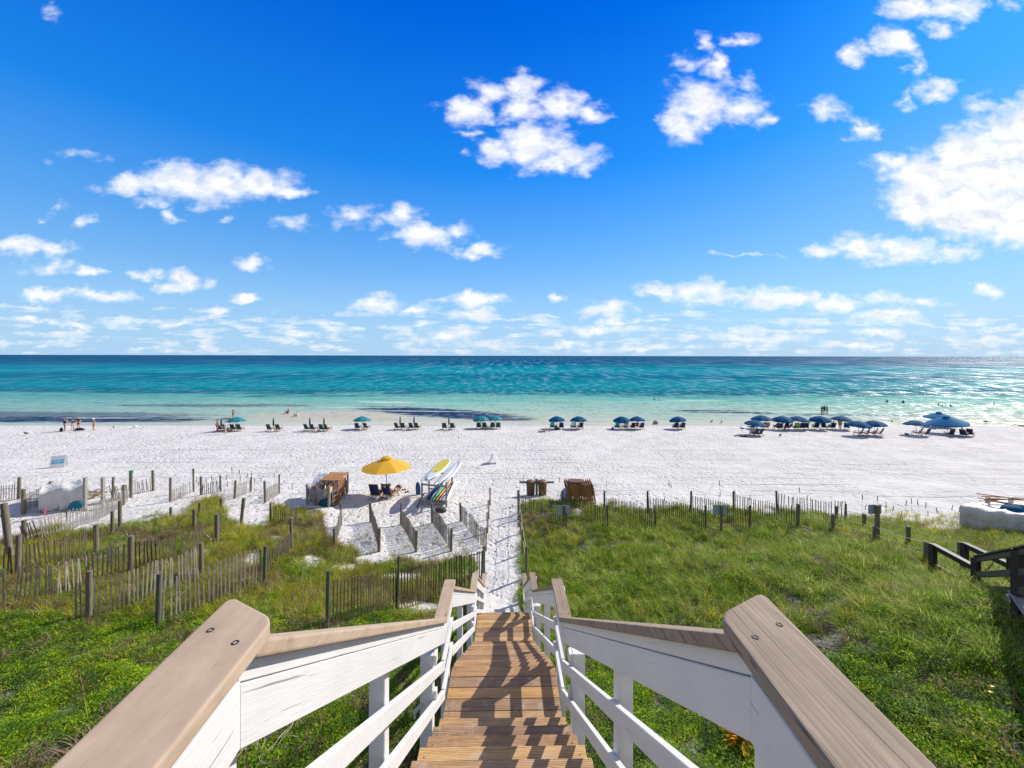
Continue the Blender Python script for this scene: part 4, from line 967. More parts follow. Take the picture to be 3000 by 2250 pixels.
cs_([(2211, 1276, 'navy chair with a sitter under the near umbrella of the crowded group', .3), (2224, 1276, 'empty navy chair under the near umbrella of the crowded group', .3), (2244, 1256, 'navy chair with an orange towel behind the near umbrella', -.6), (2203, 1257, 'dark chair half hidden behind the near umbrella', .2),
 (2300.5, 1257, 'navy chair right of the seated pair in the crowded group', 0), (2282, 1258, 'navy chair of the seated pair in the crowded group', .1), (2329, 1257, 'navy chair with a green towel in the crowded group', .1), (2346, 1257, 'navy chair with the patterned sitter in the crowded group', 0), (2361.5, 1257, 'empty tilted navy chair in the crowded group', -.5),
 (2390, 1256, 'navy chair with a hatted sitter by the yellow edged loungers', -.2), (2416, 1256, 'navy reclining chair with yellow edge turned to the right', -1.0), (2438, 1256, 'navy chair left of the standing person', -.2), (2481, 1256, 'navy chair at the right end of the crowded group', -.7),
 (2516, 1274, 'first navy chair of the four turned chairs under the front umbrellas', .6), (2534, 1274, 'second navy chair of the four turned chairs under the front umbrellas', .6), (2557, 1274, 'third navy chair of the four turned chairs under the front umbrellas', .6), (2574, 1274, 'fourth navy chair of the four turned chairs under the front umbrellas', .5),
 (2688, 1273, 'navy chair beside the orange beach toys', .5), (2710, 1275, 'low navy chair left of the large pale umbrella pole', .2), (2783, 1276, 'navy chair in front of the large pale umbrella pole', -.2), (2824, 1278, 'navy reclining chair with a sleeper right of the large pale umbrella', -1.1), (2843, 1276, 'steeply leaning navy chair farthest to the right', -1.0),
 (2736, 1252, 'leftmost navy chair in the back row behind the pale umbrella', -.6), (2756, 1251, 'second navy chair in the back row behind the pale umbrella', -.3), (2771, 1251, 'third navy chair in the back row behind the pale umbrella', -.2), (2785, 1252, 'fourth navy chair in the back row behind the pale umbrella', -.1)])
opened(2778, 1268, 'light_blue_canopy', 'large pale blue umbrella in front at the right', dia=4.2, top=2.25, val=.16, rimh=1.40, n=4, vent=True); opened(2751, 1248, 'light_blue_canopy', 'large pale blue umbrella behind the front one at the right', dia=3.5, top=2.1, val=.16, rimh=1.4, n=4, vent=True)
towel(2244, 1256, 'towel_orange', 'orange towel behind the near umbrella of the crowded group'); towel(2329, 1257, 'towel_green', 'bright green towel in the crowded group')
def toys(px, py, m, dx, lab):
    p = at(px, py); MB().lathe([(0, 0), (.09, 0), (.13, .24), (.12, .24), (.085, .02), (0, .02)], 12, (0, 0, 0)).build('bucket', m, None).location = p
    o = bpy.data.objects[-1] if False else [q for q in bpy.data.objects if q.name.startswith('bucket')][-1]; tag(o, lab, 'bucket', 'beach toys')
toys(2654, 1272, 'towel_orange', 0, 'orange sand bucket left of the navy chair'); toys(2660, 1273, 'bright_green', 0, 'green sand bucket left of the navy chair')
def lump(px, py, m, dims, label, cat, name='beach_bag', rz=0, strap=True):
    p = at(px, py); b = MB(); w, d, h = dims; vs = []; fs = []; n = 14; prof = [(0, 0), (.46, .0), (.52, .12), (.50, .45), (.42, .75), (.28, .95), (0, 1.0)]
    rr = random.Random(px)
    for r_, z in prof:
        for i in range(n):
            a = 2*math.pi*i/n; q = r_*(1+rr.uniform(-.08, .08)); vs.append((q*w*math.cos(a), q*d*math.sin(a), z*h))
    for k in range(len(prof)-1):
        for i in range(n): fs.append((k*n+i, k*n+(i+1) % n, (k+1)*n+(i+1) % n, (k+1)*n+i))
    b.add(vs, fs, True)
    if strap: b.tube([(-w*.3, 0, h*.8), (-w*.15, 0, h*1.2), (w*.15, 0, h*1.2), (w*.3, 0, h*.8)], .012, 5)
    o = b.build(name, m, None); o.location = p; o.rotation_euler = (0, 0, rz); return tag(o, label, cat)
lump(1630, 1259, 'cloth_brown', (.45, .4, .65), 'brown bag under the farthest left blue umbrella', 'bag'); lump(180, 1267, 'cloth_black', (.35, .3, .5), 'black backpack on the sand left of the four people', 'backpack', 'backpack')
lump(233, 1263.5, 'cloth_black', (1.25, .5, .32), 'pile of dark bags at the feet of the man in black', 'bags', 'bag_pile'); lump(1795, 1259, 'board_blue', (.4, .35, .35), 'small blue cooler bag left of the overlapping blue umbrellas', 'cooler', 'cooler_bag')
lump(1921, 1242, 'bird_grey', (.75, .5, .55), 'grey heap of gear at the water edge right of centre', 'bag', 'gear_heap', strap=False); lump(1637, 1259, 'cloth_black', (.3, .3, .35), 'small black bag between the chairs farthest left under blue', 'bag')

# large items by the dunes ---------------------------------------------------
# yellow umbrella with two chairs
yu = at(1133, 1451); o = place(make_umbrella('yellow_canopy', 3.25, 2.45, 8, 0, 'black', 1.80, False, True), yu, 'large yellow umbrella with a vented top by the chair racks', 'umbrella', None, .3)
for px, py, rz, lab in ((1105, 1461, -.12, 'navy chair on the left under the yellow umbrella'), (1142, 1460, -.25, 'navy chair on the right under the yellow umbrella with clothes on it')):
    place(proto(make_chair, 'navy'), at(px, py), lab, 'chair', 'chairs under the yellow umbrella', rz, 1.08)
table(1168, 1449, 'wooden side table right of the yellow umbrella chairs'); table(1127, 1448, 'wooden side table between the yellow umbrella chairs')
p = at(1168, 1449); lump(1168, 1449, 'cloth_charcoal', (.34, .3, .16), 'dark hat on the side table by the yellow umbrella', 'hat', 'sun_hat', strap=False).location = (p.x, p.y, p.z+.462)
p = at(1140, 1460); b = MB()
for i, (dx, dy, dz, r_) in enumerate([(-.1, -.42, .92, .14), (.1, -.38, .95, .15), (.0, -.3, .85, .16), (-.2, -.2, .6, .13), (.15, .0, .5, .15)]): b.ball((dx, dy, dz), r_, 9, 6, (1.1, .7, .8))
o = b.build('clothes_pile', striped('navy', 'white', 60), None); o.location = p; tag(o, 'navy patterned clothes heaped on the right chair under the yellow umbrella', 'clothes')
for px, py, lab, dx in ((1184, 1436, 'left pair of dark sandals in the sand', 0), (1193, 1443, 'right pair of dark sandals in the sand', 0)):
    p = at(px, py); b = MB()
    for s in (-1, 1): b.ball((s*.09, 0, .02), .14, 10, 4, (.42, 1.0, .14)); b.tube([(s*.09-.05, .02, .03), (s*.09, .05, .09), (s*.09+.05, .02, .03)], .014, 5)
    o = b.build('sandals', 'cloth_charcoal', None); o.location = p; o.rotation_euler = (0, 0, .9); tag(o, lab, 'sandals', 'sandals by the yellow umbrella')
# paddle board rack
rk = thing('board_rack', tuple(at(1275, 1475)), 'grey timber rack holding paddle boards right of the yellow umbrella', 'rack'); ro = tuple(at(1275, 1475)); zt = ro[2]+1.32
RP = [at(1237, 1480), at(1309, 1486), at(1324.5, 1446), at(1258, 1444)]
for i, p in enumerate(RP): MB().box((p.x, p.y, (p.z-.3+zt+(.22 if i in (1, 2) else 0))/2), (.10, .10, zt-p.z+.3+(.22 if i in (1, 2) else 0))).build('post', 'plank_grey', rk, ro)
for a, b_ in ((0, 1), (1, 2), (2, 3), (3, 0)): MB().bar((RP[a].x, RP[a].y, zt-.05), (RP[b_].x, RP[b_].y, zt-.05), .05, .10).build('rail', 'plank_grey', rk, ro)
for a, b_ in ((0, 1), (2, 3)): MB().bar((RP[a].x, RP[a].y, ro[2]+.22), (RP[b_].x, RP[b_].y, ro[2]+.22), .05, .09).build('rail', 'plank_grey', rk, ro)
def surfboard(a, b_, w, th, nrm, ms, label, pad=None, blunt=.5, group='boards on the rack'):
    """board from tail a to nose b, face normal nrm"""
    a = Vector(a); b_ = Vector(b_); d = b_-a; Lb = d.length; d.normalize(); n_ = Vector(nrm); n_ = (n_-d*n_.dot(d)).normalized(); x = d.cross(n_)
    vs = []; fs = []; K = 18; prof = [(1, 0), (.92, .38), (.6, .5), (0, .52), (-.6, .5), (-.92, .38), (-1, 0), (-.92, -.38), (-.6, -.5), (0, -.5), (.6, -.5), (.92, -.38)]; m_ = len(prof)
    for k in range(K+1):
        f = k/K; hw = w/2*(1-abs(2*f-1)**3.2)**.62 if 0 < f < 1 else .004; rk_ = .045*Lb*(2*f-1)**2*.6*(1 if f > .5 else .35); tt = th*(1-abs(2*f-1)**4*.7)
        for (px_, pz_) in prof: vs.append(a+d*(f*Lb)+x*(px_*hw)+n_*(pz_*tt+rk_))
    for k in range(K):
        for i in range(m_): fs.append((k*m_+i, k*m_+(i+1) % m_, (k+1)*m_+(i+1) % m_, (k+1)*m_+i))
    fs += [tuple(range(m_)), tuple(range(K*m_, (K+1)*m_))[::-1]]
    o_ = tuple(a); o = MB().add(vs, fs, True).build('paddle_board', ms, None, o_); tag(o, label, 'paddle board', group)
    if pad:
        vs = []; fs = []; K2 = 14
        for k in range(K2+1):
            f = pad[0]+(pad[1]-pad[0])*k/K2; g = k/K2; hw = w/2*.88*(1-abs(2*g-1)**4)**.5 if 0 < k < K2 else w*.12; rk_ = .045*Lb*(2*f-1)**2*.6*(1 if f > .5 else .35); tt = th*(1-abs(2*f-1)**4*.7)
            for s in (-1, 0, 1): vs.append(a+d*(f*Lb)+x*(s*hw)+n_*(tt*(.52 if s == 0 else .515)+rk_+.006))
        for k in range(K2):
            for i in range(2): fs.append((k*3+i, k*3+i+1, (k+1)*3+i+1, (k+1)*3+i))
        MB().add(vs, fs, True).build('deck_pad', pad[2], o, o_)
        c = a+d*(.36*Lb)+n_*(th*.55); MB().box(c, (.07, .10, .04)).build('leash_plug', 'black', o, o_)
    return o
x0 = RP[0].x; y0 = RP[0].y
surfboard((x0+.15, y0-.35, zt+.10), (x0+1.0, y0+3.1, zt+.62), 1.05, .13, (-.22, -.12, 1), 'board_white', 'white paddle board at the bottom left on top of the rack', group='boards on the rack')
surfboard((x0+.42, y0-.15, zt+.26), (x0+1.15, y0+2.9, zt+.72), .92, .12, (-.20, -.18, 1), 'board_white', 'white paddle board with a bright yellow deck pad on top of the rack', pad=(.30, .92, 'board_yellow'))
surfboard((x0+.95, y0-.55, zt+.08), (x0+1.7, y0+2.7, zt+.42), .80, .12, (-.42, -.1, .9), 'board_white', 'plain white paddle board in the middle on top of the rack')
surfboard((x0+1.42, y0-.45, zt+.12), (x0+2.0, y0+2.9, zt+.58), .72, .12, (-.5, -.1, .8), 'board_grey' if False else 'board_white', 'white paddle board standing on edge at the right of the rack top')
for i, (mt, lab) in enumerate([('board_white', 'white board with pale edge at the left end of the lower rack'), ('board_blue', 'dark blue board on edge under the rack'), ('board_white', 'white board between the dark blue and the green boards under the rack'), ('board_green', 'green board on edge under the rack'),
        ('board_orange', 'orange board on edge under the rack'), ('board_grey', 'grey board on edge under the rack'), ('board_white', 'white board on edge right of the grey one under the rack')]):
    xx = x0+.22+i*.19
    surfboard((xx, y0-.25-.02*i, ro[2]+.42), (xx+.55, y0+2.5, ro[2]+.62), .52, .10, (-.90, .15, .38), mt, lab)
surfboard((RP[1].x+.05, RP[1].y-.1, RP[1].z+.42), (RP[2].x+.25, RP[2].y+.5, RP[2].z+.75), .62, .10, (-1, .1, .2), 'board_white', 'long white board leaning against the right side of the rack')
p = at(1227, 1450); surfboard((p.x, p.y, p.z-.2), (p.x-.12, p.y+.25, p.z+.78), .34, .05, (-.2, -1, .2), 'board_blue', 'short dark blue board standing in the sand left of the rack')
p = at(1222, 1489); b = MB().bar((p.x, p.y, p.z), (p.x+.17, p.y+1.1, p.z+.45), .10, .03); o = b.build('plank', 'barrel', None, tuple(p)); tag(o, 'brown plank propped in the sand left of the board rack', 'plank')
lump(1292, 1500, 'cloth_charcoal', (.65, .5, .28), 'dark crumpled bag in the sand below the board rack', 'bag', 'bag', strap=False)

# folded chair shapes
def folded_chair(p, rz, label, group, h=1.05, w=.62, tilt=.10, fab='navy'):
    def mk_():
        t = thing('folded_chair', (0, 0, 0), 'x', 'chair'); b = MB()
        for s in (-1, 1):
            b.bar((s*w/2, 0, .0), (s*w/2, tilt*h, h), .03, .055); b.bar((s*(w/2-.035), .045, .06), (s*(w/2-.035), .045+tilt*h, h*.92), .026, .05)
        for z in (.10, .36, .62, .92): b.bar((-w/2, .02+z*tilt, z*h), (w/2, .02+z*tilt, z*h), .03, .04)
        b.build('frame', 'oak', t); MB().box((0, .05+.6*tilt, h*.66), (w*.8, .014, h*.55)).build('sling', fab, t)
        return t
    key = ('folded', h, w, fab)
    if key not in PROTO: PROTO[key] = [mk_(), False]
    e = PROTO[key]; o = e[0] if not e[1] else copy_tree(e[0]); e[1] = True
    return place(o, p, label, 'chair', group, rz)
# right row of folded chairs
n = 13; a = at(1668, 1468); b_ = at(1742, 1468); FG = 'folded chairs standing in a row behind the dune'
for i in range(n):
    q = a.lerp(b_, i/(n-1)); q.z = gz(q.x, q.y)-.02
    lab = {0: 'leftmost folded chair in the row behind the dune', n-1: 'rightmost folded chair in the row behind the dune'}.get(i, 'folded wooden navy sling chair in the middle of the packed row behind the dune')
    folded_chair(q, R(90)+.05*math.sin(i), lab, FG, h=1.22, w=1.15, tilt=.16)
b = MB(); q = (a+b_)/2
for i in range(5): b.bar((a.x+.05, q.y-.28+i*.14, a.z+1.27), (a.x+.85, q.y-.25+i*.14, a.z+1.25), .10, .03)
tag(b.build('slat_board', 'oak_dark', None, tuple(a)), 'wooden slatted board lying on the left of the packed folded chairs', 'board')
lump(1660, 1466, 'sign_grey', (.75, .6, .75), 'grey green covered bin left of the folded chairs', 'bin', 'covered_bin', strap=False)
# barrels
bs = thing('barrel_stand', tuple(at(1573, 1450)), 'timber post and crossbar that holds the two brown barrels', 'stand'); p = at(1573, 1450)
MB().box((p.x, p.y, p.z+.4), (.16, .12, 1.3)).build('post', 'post_wood', bs, tuple(p)); MB().box((p.x, p.y-.06, p.z+.86), (2.3, .05, .12)).build('crossbar', 'post_wood', bs, tuple(p))
for px, lab in ((1555.5, 'left brown barrel strapped to the timber stand'), (1590, 'right brown barrel strapped to the timber stand')):
    q = at(px, 1450); t = thing('trash_barrel', tuple(q), lab, 'barrel', 'brown barrels on the beach')
    MB().lathe([(0, 0), (.25, 0), (.275, .3), (.28, .65), (.30, .92), (.27, .92), (.25, .5), (0, .45)], 18).build('drum', 'barrel', t)
    MB().lathe([(.29, .70), (.305, .70), (.31, .76), (.29, .76)], 18).build('band', 'post_wood', t)
    MB().lathe([(.0, 1.02), (.14, 1.0), (.27, .94), (.30, .92)], 18).build('rim', 'oak_dark', t)
# chair storage on the left
cr = thing('chair_rack', tuple(at(960, 1475)), 'white post frame around the stacked folded chairs left of the yellow umbrella', 'rack'); co = tuple(at(960, 1475))
CPp = [(at(901, 1480), 60), (at(965, 1487), 62), (at(970, 1450), 66), (at(1020, 1445), 61)]
for p, hp in CPp: h = hp/sc_at(p); MB().box((p.x, p.y, p.z+h/2-.15), (.11, .11, h+.3)).build('post', 'plank_grey', cr, co)
for (a, ha), (b_, hb), f in ((CPp[2], CPp[3], .5), (CPp[0], CPp[2], .55)): MB().bar((a.x, a.y, a.z+1.37*f+.0), (b_.x, b_.y, b_.z+1.3*f), .05, .11).build('rail', 'plank_grey', cr, co)
SG = 'folded chairs stacked in the white post frame'
a = at(925, 1478); 
for i in range(12):
    q = Vector((a.x+.15+i*.085, a.y+.55+.05*i, 0)); q.z = gz(q.x, q.y)
    folded_chair(q, R(88)+.06*math.sin(i*2), 'folded wooden chair packed upright under the grey tarpaulin by the yellow umbrella', SG, h=1.30, w=1.6, fab='oak_dark')
for i in range(4):
    q = at(985+i*3, 1482-i*4); folded_chair(q, R(80)+.1*i, ['frontmost', 'second', 'third', 'backmost'][i]+' of the orange brown folded chairs at the right end of the stack', SG, h=.92 if i < 2 else 1.35, w=.5)
q = at(1003, 1444); o = folded_chair(q, .12, 'single folded chair leaning on the rail left of the yellow umbrella', 'x', h=.80, w=.55, fab='tarp_cream')
del o['group']
b = MB()
for i in range(9):
    for j in range(3): b.bar((a.x+.2+i*.13, a.y+.15+j*.5, a.z+1.36+.02*((i*j) % 3)), (a.x+.28+i*.13, a.y+.6+j*.5, a.z+1.40+.03*((i+j) % 2)), .09, .05)
tag(b.build('timber_pile', 'oak', None, tuple(a)), 'loose orange timber lying on top of the stacked chairs', 'timber')
# draped tarpaulins
def tarp(corners, zs, label, m, name='tarpaulin', nx=34, ny=18, drop=(.9, .9, .3, .3), seed=0, fold=.07, grp=None):
    """cloth over a box: corners = 4 ground points (front-left, front-right, back-right, back-left), zs their top heights"""
    fl, fr, br, bl = [Vector(c) for c in corners]; vs = []; fs = []; rr = random.Random(seed)
    for j in range(ny+1):
        v_ = -0.35+1.7*j/ny
        for i in range(nx+1):
            u_ = -0.2+1.4*i/nx
            uc = min(max(u_, 0), 1); vc = min(max(v_, 0), 1)
            p = (fl*(1-uc)+fr*uc)*(1-vc)+(bl*(1-uc)+br*uc)*vc
            z = ((zs[0]*(1-uc)+zs[1]*uc)*(1-vc)+(zs[3]*(1-uc)+zs[2]*uc)*vc)
            z -= .17*abs(math.sin(math.pi*uc*2))**.8*(.6+.4*math.sin(uc*9+seed))*(1-.5*vc)+.07*math.sin(vc*7)*math.sin(uc*5+seed)
            ex = max(-v_, 0)/.35; ex2 = max(v_-1, 0)/.35; eu = max(-u_, 0)/.2; eu2 = max(u_-1, 0)/.2
            dn = max(ex*drop[0], ex2*drop[2], eu*drop[3], eu2*drop[1])
            g = p.z; zz = z-dn*(z-0)
            f_ = 1.7*fold*dn*(abs(math.sin(uc*11+seed*3+.8*dn))-.5+.5*math.sin(uc*31+seed))
            f2 = fold*dn*math.sin(vc*20+seed)
            q = Vector((p.x+(f2 if (eu or eu2) else .3*f_)-(eu*.02)+(eu2*.02), p.y-(ex*.03 if ex else 0)+(f_ if ex or ex2 else 0)+ex2*.02, g+zz+.015*math.sin(u_*31+v_*17)))
            vs.append(q)
    for j in range(ny):
        for i in range(nx): k = j*(nx+1)+i; fs.append((k, k+1, k+nx+2, k+nx+1))
    o = MB().add(vs, fs, True).build(name, m, None, tuple(fl)); md = o.modifiers.new('s', 'SOLIDIFY'); md.thickness = .008
    return tag(o, label, 'tarpaulin', grp)
tarp([at(905, 1481), at(958, 1485), at(985, 1455), at(935, 1453)], [1.10, 1.05, 1.45, 1.48], 'grey tarpaulin sagging over the front of the stacked chairs', 'tarp_grey', drop=(.80, .35, .2, .5), seed=2, nx=26)
tarp([at(952, 1485), at(968, 1486), at(992, 1462), at(965, 1455)], [1.18, 1.15, 1.40, 1.45], 'cream tarpaulin flap over the right of the stacked chairs', 'tarp_cream', drop=(.45, .40, .2, .2), seed=5, nx=16, fold=.10)
lump(957, 1483, 'teal', (.9, .5, .5), 'teal folded cushion pack under the grey tarpaulin', 'cushion', 'cushion_pack', strap=False)
tarp([at(112, 1508), at(250, 1496), at(240, 1462), at(128, 1468)], [1.28, 1.45, 1.25, 1.05], 'large cream tarpaulin over stored gear at the left behind the fence', 'tarp_white', drop=(.98, .95, .8, .95), seed=1, nx=50, fold=.08)
tarp([at(2812, 1545), at(3060, 1572), at(3090, 1520), at(2890, 1508)], [1.15, 1.0, .85, .95], 'large pale tarpaulin over stored gear at the right edge', 'tarp_white', drop=(.98, .9, .8, .8), seed=4, nx=50, fold=.07)
for px, py, hp, lab in ((250, 1500, 97, 'white square post at the right of the left tarpaulin'), (302, 1478, 75, 'white square post right of the wooden pole bundle'), (151, 1470, 57, 'white square post behind the left tarpaulin'), (2895, 1515, 62, 'white square post left of the wooden poles at the right edge'), (2962, 1520, 66, 'white square post among the wooden poles at the right edge'), (2951, 1535, 63, 'short white square post at the right edge')):
    p = at(px, py); h = hp/sc_at(p); b = MB().box((p.x, p.y, p.z+h/2-.1), (.15, .13, h+.2)).box((p.x, p.y, p.z+h+.01), (.17, .15, .02)); tag(b.build('square_post', 'plank_grey' if px < 2000 else 'tarp_white', None, tuple(p)), lab, 'post', 'square posts of the gear stores')
def poles(px0, py0, px1, py1, n, label, seed, m='pole_wood'):
    rr = random.Random(seed); a = at(px0, py0); b_ = at(px1, py1)
    for i in range(n):
        zo = .75 if px0 > 2000 else 0; da = Vector((rr.uniform(-.1, .1), rr.uniform(-.35, .35), .25+zo+rr.uniform(0, .75-.3*(zo > 0)))); db = Vector((rr.uniform(-.2, .3), rr.uniform(-.35, .35), .45+zo*.7+rr.uniform(0, .6)))
        q = MB().cyl(a+da, b_+db, .028, .022, 7); tag(q.build('wooden_pole', m, None, tuple(a+da)), label, 'pole', label)
poles(245, 1487, 300, 1480, 14, 'wooden umbrella pole bundled beside the left tarpaulin', 1, 'pole_wood')
poles(2885, 1530, 3010, 1545, 9, 'brown umbrella pole sticking out over the right tarpaulin', 2, 'oak')
lump(228, 1497, 'teal_canopy', (1.0, .4, .55), 'folded teal umbrella cloth leaning at the left tarpaulin', 'umbrella cloth', 'folded_canopy', strap=False)
p = at(2970, 1545); o = MB().ball((0, 0, .95), .42, 14, 8, (1.4, .8, .5)).ball((.7, 0, .98), .3, 12, 7, (1.3, .8, .5)).build('folded_canopy', 'blue_canopy', None); o.location = p; tag(o, 'rolled blue umbrella cloth on the right tarpaulin', 'umbrella cloth')
# sandwich boards
def aframe(p, rz, label, printed=True):
    t = thing('sandwich_board', tuple(p), label, 'sign', 'white sandwich boards on the open sand', rz)
    for s in (-1, 1):
        M_ = Matrix.Rotation(s*R(20), 3, 'X'); b = MB().box((0, s*.20, .50), (.92, .025, 1.02), M_); b.build('panel', 'sign_white', t)
    if printed:
        M_ = Matrix.Rotation(-R(20), 3, 'X')
        MB().box((0, -.197-.019, .50-.0), (.72, .006, .34), M_).build('print', 'print_blue', t)
        for k, w in ((.09, .52), (.0, .60), (-.09, .40)): MB().box((-.04 if k else 0, -.205-.016-k*-.364*1, .50+k*.94), (w, .006, .025), M_).build('lettering', 'board_white', t)
    return t
aframe(at(174, 1371), .5, 'white sandwich board with blue print on the open sand at the left'); aframe(at(1447, 1357), R(78), 'white sandwich board seen edge-on on the open sand in the middle', False)

# ------------------------------------------------------------------ people
def skin_mesh(J, E, root):
    names = list(J); me_ = bpy.data.meshes.new('s'); me_.from_pydata([J[k][0] for k in names], [(names.index(a), names.index(b_)) for a, b_ in E], [])
    o = bpy.data.objects.new('s', me_); COL.objects.link(o); o.modifiers.new('k', 'SKIN'); sb = o.modifiers.new('u', 'SUBSURF'); sb.levels = 1; sb.render_levels = 1
    for i, k in enumerate(names):
        r_ = J[k][1]; r_ = r_ if isinstance(r_, tuple) else (r_, r_); me_.skin_vertices[0].data[i].radius = r_; me_.skin_vertices[0].data[i].use_root = (k == root)
    dg = bpy.context.evaluated_depsgraph_get(); res = bpy.data.meshes.new_from_object(o.evaluated_get(dg)); bpy.data.objects.remove(o); bpy.data.meshes.remove(me_); return res
POSES = {
 'stand': dict(pel=(0, 0, .92), ch=(0, .0, 1.22), nk=(0, 0, 1.43), hd=(0, .01, 1.57), sh=(.17, 0, 1.37), el=(.24, -.03, 1.10), wr=(.23, .09, .88), hp=(.09, 0, .88), kn=(.10, .03, .49), an=(.11, -.02, .08), to=(.12, .14, .04)),
 'hands_up': dict(pel=(0, 0, .92), ch=(0, -.02, 1.22), nk=(0, 0, 1.43), hd=(0, .03, 1.57), sh=(.17, 0, 1.37), el=(.22, .17, 1.22), wr=(.10, .24, 1.42), hp=(.09, 0, .88), kn=(.10, .03, .49), an=(.11, -.02, .08), to=(.12, .14, .04)),
 'forearms': dict(pel=(0, 0, .92), ch=(0, 0, 1.22), nk=(0, .02, 1.43), hd=(0, .05, 1.56), sh=(.17, 0, 1.37), el=(.23, -.02, 1.10), wr=(.12, .22, 1.15), hp=(.09, 0, .88), kn=(.11, .05, .49), an=(.12, -.02, .08), to=(.13, .14, .04)),
 'stride': dict(pel=(0, 0, .91), ch=(0, .03, 1.22), nk=(0, .05, 1.43), hd=(0, .07, 1.57), sh=(.17, .03, 1.37), el=(.24, -.08, 1.12), wr=(.24, .06, .93), hp=(.09, 0, .88), kn=(.10, .14, .49), an=(.10, .10, .08), to=(.11, .25, .04), kn2=(.10, -.02, .48), an2=(.10, -.25, .12), to2=(.11, -.12, .04)),
 'chair': dict(pel=(0, -.05, .47), ch=(0, -.24, .76), nk=(0, -.33, .95), hd=(0, -.33, 1.09), sh=(.17, -.30, .90), el=(.28, -.12, .66), wr=(.27, .12, .62), hp=(.10, .0, .46), kn=(.12, .40, .54), an=(.12, .58, .12), to=(.13, .74, .12)),
 'ground': dict(pel=(0, 0, .13), ch=(0, -.13, .42), nk=(0, -.17, .62), hd=(0, -.15, .76), sh=(.17, -.16, .57), el=(.27, -.10, .30), wr=(.20, .16, .30), hp=(.10, .04, .13), kn=(.13, .36, .44), an=(.12, .62, .08), to=(.12, .76, .05)),
 'lie': dict(pel=(0, 0, .12), ch=(0, -.34, .14), nk=(0, -.54, .17), hd=(0, -.68, .20), sh=(.17, -.48, .14), el=(.28, -.26, .08), wr=(.22, -.02, .08), hp=(.09, .06, .11), kn=(.11, .45, .22), an=(.11, .85, .07), to=(.12, .98, .10)),
}
_pc = {}
def body_mesh(pose):
    if pose in _pc: return _pc[pose]
    P = POSES[pose]; V_ = Vector; J = {}; E = []
    pel, ch, nk, hd = V_(P['pel']), V_(P['ch']), V_(P['nk']), V_(P['hd']); mid = pel.lerp(ch, .5)
    J['pel'] = (pel, (.145, .105)); J['mid'] = (mid, (.125, .09)); J['ch'] = (ch, (.155, .105)); J['nk0'] = (ch.lerp(nk, .72), (.10, .075)); J['nk'] = (nk, .052)
    J['hd'] = (hd, (.078, .092)); up = (hd-nk).normalized(); J['tp'] = (hd+up*.09, (.062, .075)); E += [('pel', 'mid'), ('mid', 'ch'), ('ch', 'nk0'), ('nk0', 'nk'), ('nk', 'hd'), ('hd', 'tp')]
    for s, t in ((1, 'r'), (-1, 'l')):
        def mm(k, k2=None):
            v_ = P[k2] if (k2 and k2 in P and s < 0) else P[k]; return V_((v_[0]*s, v_[1], v_[2]))
        sh, el_, wr = mm('sh'), mm('el'), mm('wr'); hp, kn, an, to = mm('hp'), mm('kn', 'kn2'), mm('an', 'an2'), mm('to', 'to2')
        hd_ = (wr-el_).normalized()
        J['sh'+t] = (sh, .058); J['ua'+t] = (sh.lerp(el_, .5), .047); J['el'+t] = (el_, .038); J['fa'+t] = (el_.lerp(wr, .4), .037); J['wr'+t] = (wr, .024); J['pa'+t] = (wr+hd_*.08, (.034, .016))
        E += [('nk0', 'sh'+t), ('sh'+t, 'ua'+t), ('ua'+t, 'el'+t), ('el'+t, 'fa'+t), ('fa'+t, 'wr'+t), ('wr'+t, 'pa'+t)]
        J['hp'+t] = (hp, .088); J['th'+t] = (hp.lerp(kn, .5), .076); J['kn'+t] = (kn, .053); J['ca'+t] = (kn.lerp(an, .35), .055); J['an'+t] = (an, .033); J['to'+t] = (to, (.042, .024))
        E += [('pel', 'hp'+t), ('hp'+t, 'th'+t), ('th'+t, 'kn'+t), ('kn'+t, 'ca'+t), ('ca'+t, 'an'+t), ('an'+t, 'to'+t)]
    me_ = skin_mesh(J, E, 'pel')
    # face and fingers joined to the same mesh
    b = MB(); fw = V_((0, 1, 0)) if pose != 'lie' else V_((0, -.2, 1)).normalized(); sd2 = V_((1, 0, 0)); u2 = up
    b.ball(hd+fw*.098+u2*.015, .018, 6, 4, (.7, 1, 1.2)); b.ball(hd+fw*.09-u2*.03, .02, 6, 4, (1.3, .5, .4))
    for s in (-1, 1): b.ball(hd+sd2*s*.08+u2*.01, .022, 6, 4, (.4, .8, 1.3)); b.ball(hd+sd2*s*.033+fw*.088+u2*.035, .012, 6, 4)
    for s, t in ((1, 'r'), (-1, 'l')):
        w0 = J['wr'+t][0]; p0 = J['pa'+t][0]; d = (p0-w0).normalized(); x = d.cross(V_((0, 0, 1))); x = x.normalized() if x.length > .1 else V_((0, 1, 0)); c_ = d.cross(x).normalized()
        for k, ln in enumerate((.062, .074, .078, .070)):
            q = p0+x*(-.027+k*.018)-d*.012; e1 = q+d*ln*.5; e2 = e1+(d*.8+c_*.45*s).normalized()*ln*.55; b.cyl(q, e1, .0085, .008, 6); b.cyl(e1, e2, .008, .006, 6)
        q = w0+d*.025+x*(-.022); e1 = q+(d*.5-x*.8).normalized()*.035; e2 = e1+(d*.9-x*.2).normalized()*.03; b.cyl(q, e1, .011, .0095, 6); b.cyl(e1, e2, .0095, .007, 6)
    bm = bmesh.new(); bm.from_mesh(me_); tmp = bpy.data.meshes.new('t'); tmp.from_pydata(b.v, [], b.f); bm.from_mesh(tmp)
    for f in bm.faces: f.smooth = True
    bm.to_mesh(me_); bm.free(); _pc[pose] = (me_, J); return _pc[pose]
